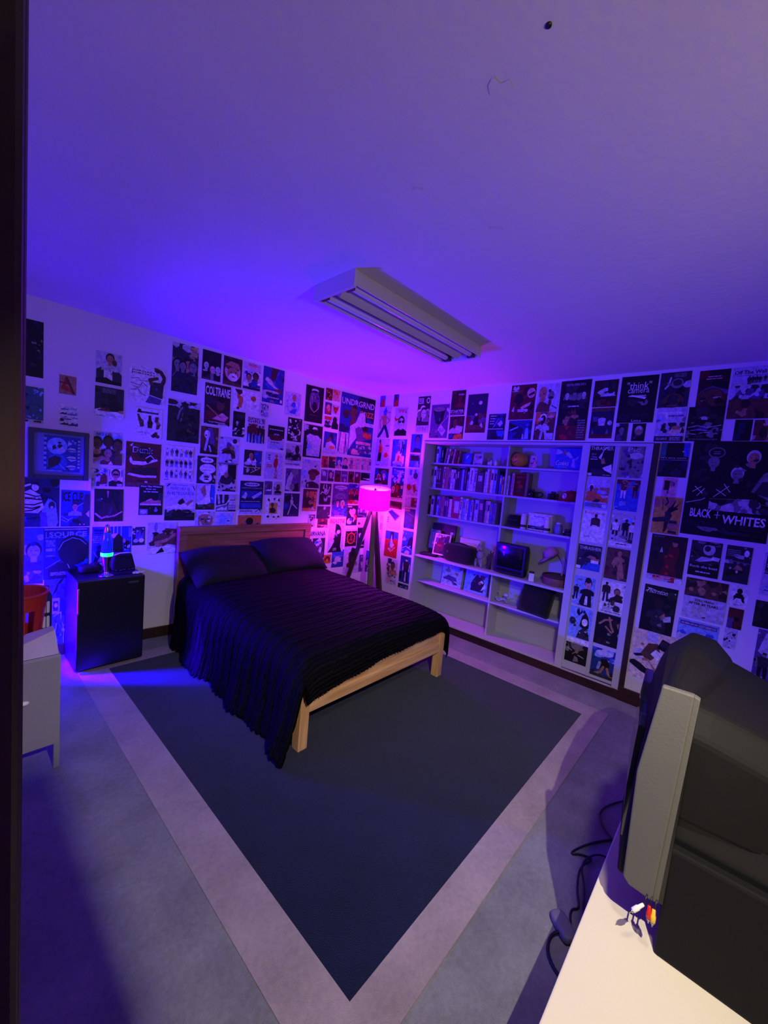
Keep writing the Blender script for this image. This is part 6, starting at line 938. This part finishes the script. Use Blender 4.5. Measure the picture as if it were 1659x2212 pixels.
def cap(x, y, z, rz, col, lab, cat='cap', bill=1., s=1., tilt=0.):
    t = thing('baseball_cap', lab, cat, (x,y,z), rz); t.rotation_euler = (0, tilt, rz)
    b = MB(); prof = [(.088*s,0),(.09*s,.03*s),(.085*s,.06*s),(.066*s,.088*s),(.035*s,.103*s),(.001,.106*s)]; b.lathe(prof,28); b.build('crown', col, t)
    if bill:
        b = MB(); vs = []; n = 16
        for k in range(n+1):
            a = -1.1+2.2*k/n; vs += [(-.086*s*math.cos(a),.086*s*math.sin(a),.008),(-.086*s*math.cos(a)-.07*s*bill*math.cos(a)**.8 if math.cos(a)>0 else 0,.086*s*math.sin(a)*1.02,.0),(-.086*s*math.cos(a),.086*s*math.sin(a),.004),(-.086*s*math.cos(a)-.07*s*bill*math.cos(a)**.8 if math.cos(a)>0 else 0,.086*s*math.sin(a)*1.02,-.004)]
        fs = []
        for k in range(n): o_ = k*4; fs += [(o_,o_+1,o_+5,o_+4),(o_+2,o_+6,o_+7,o_+3),(o_+1,o_+3,o_+7,o_+5)]
        b.add(vs, fs, 0, None, True); b.build('bill', col, t)
    MB().ell((0,0,.107*s),(.007,.007,.004),10,6).build('button', col, t)
    return t
t = cap(.205,-2.42,1.5665,-.5,mat('red_cap_wool',(150,22,34),.85,bump=.2,bscale=200),'red baseball cap with a round white badge at the shelf end',s=.92)
b = MB(); b.lathe([(.026,0),(.026,.002),(.021,.0025),(.021,.002)],20,T=TR((-.083,-.01,.045)) @ Matrix.Rotation(-PI/2+.15,4,'Y')); b.build('badge', M['white'], t)
b = MB(); b.tube([(-.088,-.01+.011*math.cos(a),.045+.012*math.sin(a)) for a in [.4+.5*k for k in range(9)]],.002,5); b.build('badge_ring', mat('badge_red',(150,22,34),.8), t)
# third shelf, right half
t = thing('bucket_hat', 'black bucket hat with faint stitched script on the third shelf', 'hat', (.215,-1.905,1.2465))
b = MB(); b.lathe([(.122,.004),(.118,.0),(.09,.035),(.084,.05),(.079,.112),(.066,.124),(.001,.127)],32,cap=False,T=Matrix.Diagonal((.55,.82,1,1))); b.build('hat', M['blackf'], t)
b = MB(); b.tube([(-.051-.002*math.cos(k),-.045+.009*k,.075+.006*math.sin(k*2)) for k in range(11)],.0014,5); b.build('stitched_script', mat('grey_thread',(130,126,130),.8), t)
def can(y, lab, x=.17):
    t = thing('spray_can', lab, 'can', (x,-y,1.2465), 0, 'white cans flanking the shoe box')
    b = MB(); b.lathe([(.025,0),(.027,.003),(.027,.118),(.02,.128)],24); b.build('body', M['white'], t)
    b = MB(); b.lathe([(.0205,.126),(.0225,.128),(.0225,.148),(.018,.152)],24); b.build('cap', M['white'], t)
    b = MB(); b.lathe([(.0274,.02),(.0274,.045)],24,cap=False); b.build('band', mat('dark_can_print',(46,50,50),.5), t)
can(2.018,'white spray can left of the white shoe box'); can(2.257,'white spray can standing before the right end of the shoe box',.155)
t = thing('shoe_box', 'white shoe box with a dark strip at the base on the third shelf', 'box', (.235,-2.165,1.2465))
MB().box(-.035,-.12,0,.05,.12,.168).build('carton', M['white'], t, .002)
o = printed('front_print',.236,.164,'w','R.03,.06,.98,.26,d;G,g,.55,.26,.65,.38,.85,.36,.9,.26;N0.240,0.795,0.700,0.865,1,g;X.1,.08,.9,.24,6,dgk,305',.001)
o.parent = t; o.matrix_local = TR((-.0365,0,.084)) @ Matrix.Rotation(-PI/2,4,'Z') @ Matrix.Rotation(PI/2,4,'X')
t = thing('glass_jar', 'patterned blue and white jar right of the shoe box', 'jar', (.20,-2.35,1.2465))
b = MB(); b.lathe([(.03,0),(.036,.015),(.038,.05),(.034,.08),(.024,.092),(.024,.096)],24); b.build('body', mat('blue_white_glaze',(120,124,170),.25,var=.6,vscale=60), t)
b = MB(); b.lathe([(.026,.095),(.027,.102),(.016,.110),(.001,.112)],20); b.build('lid', M['white'], t)
t = thing('toy_car', 'small dark toy car at the right end of the third shelf', 'toy', (.19,-2.44,1.2465))
b = MB(); b.box(-.025,-.042,.012,.025,.042,.034); b.box(-.022,-.022,.034,.022,.026,.06); b.build('body', M['black'], t, .006)
for y in (-.026,.026):
    b = MB(); b.lathe([(.012,-.028),(.013,-.024),(.013,.024),(.012,.028)],14,T=TR((0,y,.0135)) @ Matrix.Rotation(PI/2,4,'Y')); b.build('axle_wheels', M['blackm'], t)
MB().ell((-.026,.03,.03),(.004,.007,.006),8,6).build('headlamp', M['white'], t)
# fourth shelf
def leaning(name, y0, y1, z0, z1, x, bg, ops, lab, cat, th=.012, lean=.2, yaw=0.):
    o = printed(name, y1-y0, z1-z0, bg, ops, th)
    o.matrix_world = TR((x,-(y0+y1)/2,(z0+z1)/2)) @ Matrix.Rotation(-PI/2+yaw,4,'Z') @ Matrix.Rotation(PI/2-lean,4,'X')
    return tag(o, lab, cat)
leaning('record_sleeve',.90,1.22,.777,1.15,.235,'i','X0,.6,1,1,8,imk,306;R.0,.9,1,1,k;R.8,.7,.92,.78,q;L.01,q,.97,0,.97,.8','dark brown record sleeve leaning at the left of the fourth shelf','record',.02,.12)
leaning('notebook',.915,1.055,.85,1.075,.175,'g','R0,0,1,1,t;X0,0,1,1,8,tga,307;R.05,.05,.95,.95,g;X0,0,1,1,6,gtl,308','pale green notebook leaning on the dark record sleeve','notebook',.01,.16,.1)
leaning('picture_frame',1.015,1.215,.80,1.045,.14,'w','R.07,.06,.93,.95,m;X.07,.5,.93,.95,12,upq,309;X.07,.06,.93,.5,8,mri,310;E.75,.7,.12,.12,d','white framed reddish photo leaning in front of the notebook','picture frame',.014,.2,.1)
o = MB(); o.box(-.06,-.10,0,.04,.1,.03); o = o.build('tool_case', M['blackm'], bevel=.006); o.location = (.10,-.98,.7755); o.rotation_euler = (0,0,.2); tag(o, 'flat dark case lying in front of the record sleeve', 'case')
t = thing('vase', 'thin brown curved horn at the left end of the fourth shelf', 'ornament', (.22,-.885,.7755))
b = MB(); b.tube(smooth([Vector(p) for p in ((0,0,0),(.0,-.01,.06),(.0,.0,.13),(.01,.02,.2),(.02,.01,.27))],2),.011,8); b.build('horn', mat('brown_horn',(110,62,40),.4), t)
t = thing('camera_bag', 'wide black padded bag on the fourth shelf', 'bag', (.115,-1.375,.7755))
MB().ell((0,0,.1),(.085,.195,.1),32,18,e=.45).build('body', M['blackf'], t)
b = MB(); b.tube(smooth([Vector(p) for p in ((-.02,-.12,.19),(-.03,-.06,.215),(-.03,.06,.215),(-.02,.12,.19))],2),.008,8); b.build('handle', M['blackf'], t)
b = MB(); b.add([(-.089,.09,.11),(-.089,.11,.13),(-.089,.13,.11),(-.089,.11,.085)],[(0,1,2,3)]); b.build('badge', mat('maroon_badge',(80,30,50),.6), t)
o = MB().box(-.02,-.125,0,.02,.125,.258).build('folder', M['white'], bevel=.002); o.location = (.24,-1.42,.7755); tag(o, 'white folder standing behind the wide black bag', 'folder')
t = thing('wolf_statue', 'pale furry animal statue seated left of the small television', 'statue', (.13,-1.625,.7755))
sf = mat('mottled_stone_fur',(150,138,136),.9,var=.6,vscale=30,bump=.8,bscale=50)
b = MB(); b.ell((.02,0,.075),(.05,.06,.08),18,12); b.ell((-.005,.005,.13),(.042,.045,.06),18,12); b.ell((-.015,.01,.195),(.036,.036,.036),16,10); b.ell((-.05,.015,.185),(.022,.017,.015),12,8)
for y in (-.03,.035): b.ell((-.045,y,.045),(.014,.014,.05),10,8)
b.build('body', sf, t)
for y in (-.012,.034): b = MB(); b.lathe([(.012,0),(.007,.02),(.001,.032)],10,T=TR((-.01,y,.222))); b.build('ear', sf, t)
t = thing('incense_bundle', 'cluster of dark twigs beside the pale animal statue', 'ornament', (.12,-1.725,.7755))
b = MB(); random.seed(8)
for k in range(9): a = random.uniform(-.05,.05); b.tube([(random.uniform(-.02,.02),random.uniform(-.02,.02),0),(a*.6,a,random.uniform(.12,.2))],.006,6)
b.build('twigs', mat('twig_brown',(70,56,54),.9), t)
t = thing('portable_television', 'small black tube television on the fourth shelf', 'television', (.03,-1.985,.7755))
b = MB(); b.box(.02,-.15,.012,.09,.168,.315); b.build('front_bezel', M['black'], t, .012, 3)
b = MB(); n = 12; vs = []; fs = []
for i in range(n+1):
    for j in range(n+1):
        u = -1+2*i/n; v = -1+2*j/n; vs.append((.004+.010*(u*u+v*v)/2, .012+.128*u, .182+.105*v))
for i in range(n):
    for j in range(n): q = i*(n+1)+j; fs.append((q,q+1,q+n+2,q+n+1))
b.add(vs, fs, 0, None, True); b.box(.024,-.118,.075,.03,.142,.289); b.build('screen', M['glass'], t)
b = MB(); b.add([(.09,-.148,.02),(.09,.166,.02),(.09,.166,.31),(.09,-.148,.31),(.245,-.10,.05),(.245,.12,.05),(.245,.12,.25),(.245,-.10,.25)],[(0,3,2,1),(4,5,6,7),(0,1,5,4),(1,2,6,5),(2,3,7,6),(3,0,4,7)]); b.build('rear_casing', M['black'], t, .01)
b = MB(); b.box(.019,-.12,.03,.021,.14,.06); b.build('control_strip', M['darkp'], t)
for k in range(3): MB().lathe([(.006,0),(.006,.004)],12,T=TR((.018,-.09+.025*k,.045)) @ Matrix.Rotation(-PI/2,4,'Y')).build('button', M['blackm'], t)
t = thing('tape_case', 'small white ended tape case right of the small television', 'case', (.045,-2.21,.7755), .35)
MB().box(0,-.024,0,.11,.024,.078).build('body', mat('dark_case',(70,58,60),.5), t, .002); MB().box(-.002,-.0235,.001,0,.0235,.077).build('spine', M['white'], t)
t = cap(.235,-2.315,1.03,.3,mat('pink_cap_cotton',(190,120,160),.85,bump=.2,bscale=200),'pink cap hanging on a stand above the round drum',s=.78,bill=1.3); t.rotation_euler = (0,-.6,-1.15)
t = thing('cap_stand', 'pale bent holder under the pink cap', 'stand', (.255,-2.40,.7755))
b = MB(); b.tube(smooth([Vector(p) for p in ((0,0,0),(.0,-.02,.1),(.0,-.03,.18),(-.005,.02,.26),(-.01,.06,.31))],2),.009,8); b.build('arm', mat('pale_brass',(170,150,120),.4), t)
t = thing('hand_drum', 'round wooden drum with a laced dark rim at the right of the fourth shelf', 'drum', (.16,-2.40,.7755))
b = MB(); b.lathe([(.108,0),(.118,.01),(.118,.075),(.112,.082)],36,cap=False); b.lathe([(.108,0),(.107,.001)],36); b.build('shell', mat('carved_drum_wood',(124,84,70),.6,var=.5,vscale=40,bump=.5,bscale=40), t)
b = MB(); b.tube([(.117*math.cos(a),.117*math.sin(a),.082) for a in [2*PI*k/36 for k in range(36)]],.010,8,closed=True); b.build('rim', mat('dark_red_rim',(70,30,36),.6), t)
b = MB(); b.lathe([(.108,.078),(.001,.079)],36,cap=False); b.build('skin', mat('drum_skin',(96,60,60),.7,var=.2), t)
# fifth shelf
leaning('comic_book',1.12,1.385,.46,.735,.205,'q','X0,.45,1,1,12,qgs,311;X.1,.1,.8,.6,16,guhq,312;L.04,d,.1,.3,.5,.25,.8,.12;G,u,.1,.25,.3,.45,.7,.4,.8,.25;N0.150,0.865,0.850,0.935,1,u','pale comic book with faint figures left on the fifth shelf','comic book',.006,.12)
leaning('comic_book',1.425,1.70,.46,.74,.2,'s','G,i,.3,.1,.35,.5,.5,.75,.75,.7,.9,.4,.85,.1;X.3,.1,.9,.75,14,emhw,313;N0.150,0.870,0.650,0.970,1,q;G,w,.75,.15,.9,.5,.95,.3;X0,0,.3,1,4,sqs,314','colourful comic book with a red brown hero right of the pale comic','comic book',.006,.12)
t = thing('cable_coil', 'tangled pale cables coiled on the fifth shelf', 'cables', (.17,-1.90,.458))
b = MB(); random.seed(5)
for k in range(3):
    b.tube(smooth([Vector((.05*math.cos(a+k)+random.uniform(-.008,.008),.065*math.sin(a+k)+random.uniform(-.01,.01),.01+.045*abs(math.sin(a*1.5+k)))) for a in [.7*i for i in range(9)]],2),.0042,6)
b.tube(smooth([Vector(p) for p in ((-.01,.03,.10),(0,.07,.11),(.01,.1,.05),(0,.11,.01))],2),.0042,6)
b.build('cable', mat('pale_cable',(190,186,180),.5), t)
MB().ell((.0,-.03,.085),(.02,.028,.02),14,10).build('plug', mat('pale_plug',(200,196,190),.4), t)
o = pillow(.31,.29,.17).build('cushion', M['blackf']); o.matrix_world = TR((.125,-2.255,.592)) @ Matrix.Rotation(-PI/2,4,'Z') @ Matrix.Rotation(PI/2-.3,4,'X') @ Matrix.Rotation(-.06,4,'Z'); tag(o, 'black cushion leaning over the edge of the fifth shelf', 'cushion')
random.seed(77)
GR = dict(L='prints pinned on the back wall', R='prints pinned on the right wall', M='magazines on the bookcase panel')
tilts = [random.uniform(-.006,.006) for _ in POSTERS]
for k, (w, u, z, wd, ht, lab, bg, ops) in enumerate(POSTERS):
    nm = 'magazine' if w == 'M' else 'postcard' if ' card' in lab else 'photo_print' if 'photo' in lab else 'poster'
    o = printed(nm, wd, ht, bg, ops)
    off = .0005+.0011*(k % 3)
    uc, zc = u+wd/2, z+ht/2
    if w == 'L':
        if 'deep frame' in lab: off = .0125
        o.matrix_world = TR(bw(uc, zc, off)) @ Matrix.Rotation(WA,4,'Z') @ Matrix.Rotation(PI/2,4,'X') @ Matrix.Rotation(tilts[k],4,'Z')
    else:
        if w == 'M': off = -.0035
        o.matrix_world = TR((-off,-uc,zc)) @ Matrix.Rotation(-PI/2,4,'Z') @ Matrix.Rotation(PI/2,4,'X') @ Matrix.Rotation(tilts[k],4,'Z')
    tag(o, lab, {'photo_print':'photo','postcard':'card'}.get(nm, nm), GR[w])
# ------------------------------------------------------------------ light
def area(name, loc, to, size, power, col, sy=None):
    l = bpy.data.lights.new(name, 'AREA'); l.energy = power; l.color = col; l.size = size
    if sy: l.shape = 'RECTANGLE'; l.size_y = sy
    o = bpy.data.objects.new(name, l); C.objects.link(o); o.location = loc
    o.rotation_euler = (Vector(to)-Vector(loc)).to_track_quat('-Z','Y').to_euler(); return o
def point(name, loc, power, col, r=.04):
    l = bpy.data.lights.new(name, 'POINT'); l.energy = power; l.color = col; l.shadow_soft_size = r
    o = bpy.data.objects.new(name, l); C.objects.link(o); o.location = loc; return o
def spot(name, loc, to, power, col, ang, blend, r=.05):
    l = bpy.data.lights.new(name, 'SPOT'); l.energy = power; l.color = col; l.spot_size = math.radians(ang); l.spot_blend = blend; l.shadow_soft_size = r
    o = bpy.data.objects.new(name, l); C.objects.link(o); o.location = loc
    o.rotation_euler = (Vector(to)-Vector(loc)).to_track_quat('-Z','Y').to_euler(); return o
spot('hall_lamp', (-3.33,-3.96,2.15), (-2.6,-2.7,0), 158, (1.,.9,.74), 100, .85, .006)
spot('ceiling_fill', (-2.9,-4.9,1.5), (-2.2,-2.2,2.65), 50, (1.,.78,.66), 105, 1., .12)  # added fill to brighten the ceiling, not a fixture of the hall
spot('second_hall_lamp', (-3.1,-3.74,2.42), (-1.1,-2.7,.1), 75, (1.,.86,.68), 70, .9, .05)
spot('jamb_fill', (-4.3,-3.95,1.75), (-3.7,-3.15,1.2), 6., (1.,.8,.62), 80, 1., .05)  # added fill that brightens the door jamb
spot('blue_beam', (-3.44,.0,1.05), (0.,-1.6,1.6), 680, (.03,0.,1.), 125, 1.)  # added spot pushing more of the led bar's blue onto the bookcase side
spot('blue_low_beam', (-3.40,.0,.42), (-2.7,-.07,.12), 900, (.02,0.,1.), 70, .12, .03)  # added spot; its cone shapes the blue floor stripe by the fridge
# upright blue led bar standing behind the cabinet, by the back wall
t = thing('led_bar_light', 'upright blue led bar standing in the back left corner', 'lamp', (-3.44,-.01,0))
b = MB(); b.lathe([(.05,0),(.05,.012),(.016,.02),(.016,.05)],20); b.build('base', M['black'], t)
b = MB(); b.lathe([(.016,.05),(.016,.72)],16); b.build('tube', mat('blue_led_tube',(60,60,255),.5,emit=(.02,.0,1.),estr=1150.), t)
# parts that sit on another part of their thing
SUB = {('mini_fridge','handle'):'door',('mini_fridge','nameplate'):'door',('cabinet','handle'):'door',('camera','lens_glass'):'lens',('television','screen'):'front_shell',('television','trim_ridge'):'side_trim',('portable_television','button'):'control_strip',('portable_television','screen'):'front_bezel',('baseball_cap','badge'):'crown',('baseball_cap','badge_ring'):'crown',('baseball_cap','button'):'crown',('floor_lamp','shade_ring'):'lamp_shade',('book','label'):'cover',('book','cover_print'):'cover',('cookie_box','front_print'):'carton',('shoe_box','front_print'):'carton',('sticker_jar','sticker'):'body',('basket','rim'):'tub'}
stem = lambda n: n.split('.')[0]
for o in list(bpy.data.objects):
    if o.parent and (stem(o.parent.name), stem(o.name)) in SUB:
        want = SUB[(stem(o.parent.name), stem(o.name))]
        q = [c for c in o.parent.children if stem(c.name) == want]
        if q: o.parent = q[0]
w = bpy.data.worlds.new('world'); SC.world = w; w.use_nodes = True
w.node_tree.nodes['Background'].inputs[0].default_value = (.05,.03,.08,1); w.node_tree.nodes['Background'].inputs[1].default_value = .1
# ------------------------------------------------------------------ camera
cam = bpy.data.cameras.new('camera'); cam.sensor_fit = 'HORIZONTAL'; cam.sensor_width = 36; cam.lens = 865.479/1659*36; cam.clip_start = .02
co = bpy.data.objects.new('camera', cam); C.objects.link(co)
Rm = ((0.6713159697705648,-0.7358097922818503,0.0889877424881994),(-0.006680256005455804,-0.12606566431176894,-0.9919994064823495),(0.741141176099876,0.6653505826733548,-0.08954529147598969))
mw = Matrix(((Rm[0][0],-Rm[1][0],-Rm[2][0],-3.7145576),(Rm[0][1],-Rm[1][1],-Rm[2][1],-3.6365929),(Rm[0][2],-Rm[1][2],-Rm[2][2],1.6475369),(0,0,0,1)))
co.matrix_world = mw; SC.camera = co
SC.view_settings.view_transform = 'Standard'; SC.view_settings.look = 'None'; SC.view_settings.gamma = 1; SC.view_settings.use_curve_mapping = False; SC.view_settings.exposure = 0
SC.cycles.max_bounces = 8; SC.cycles.diffuse_bounces = 5; SC.cycles.use_denoising = True
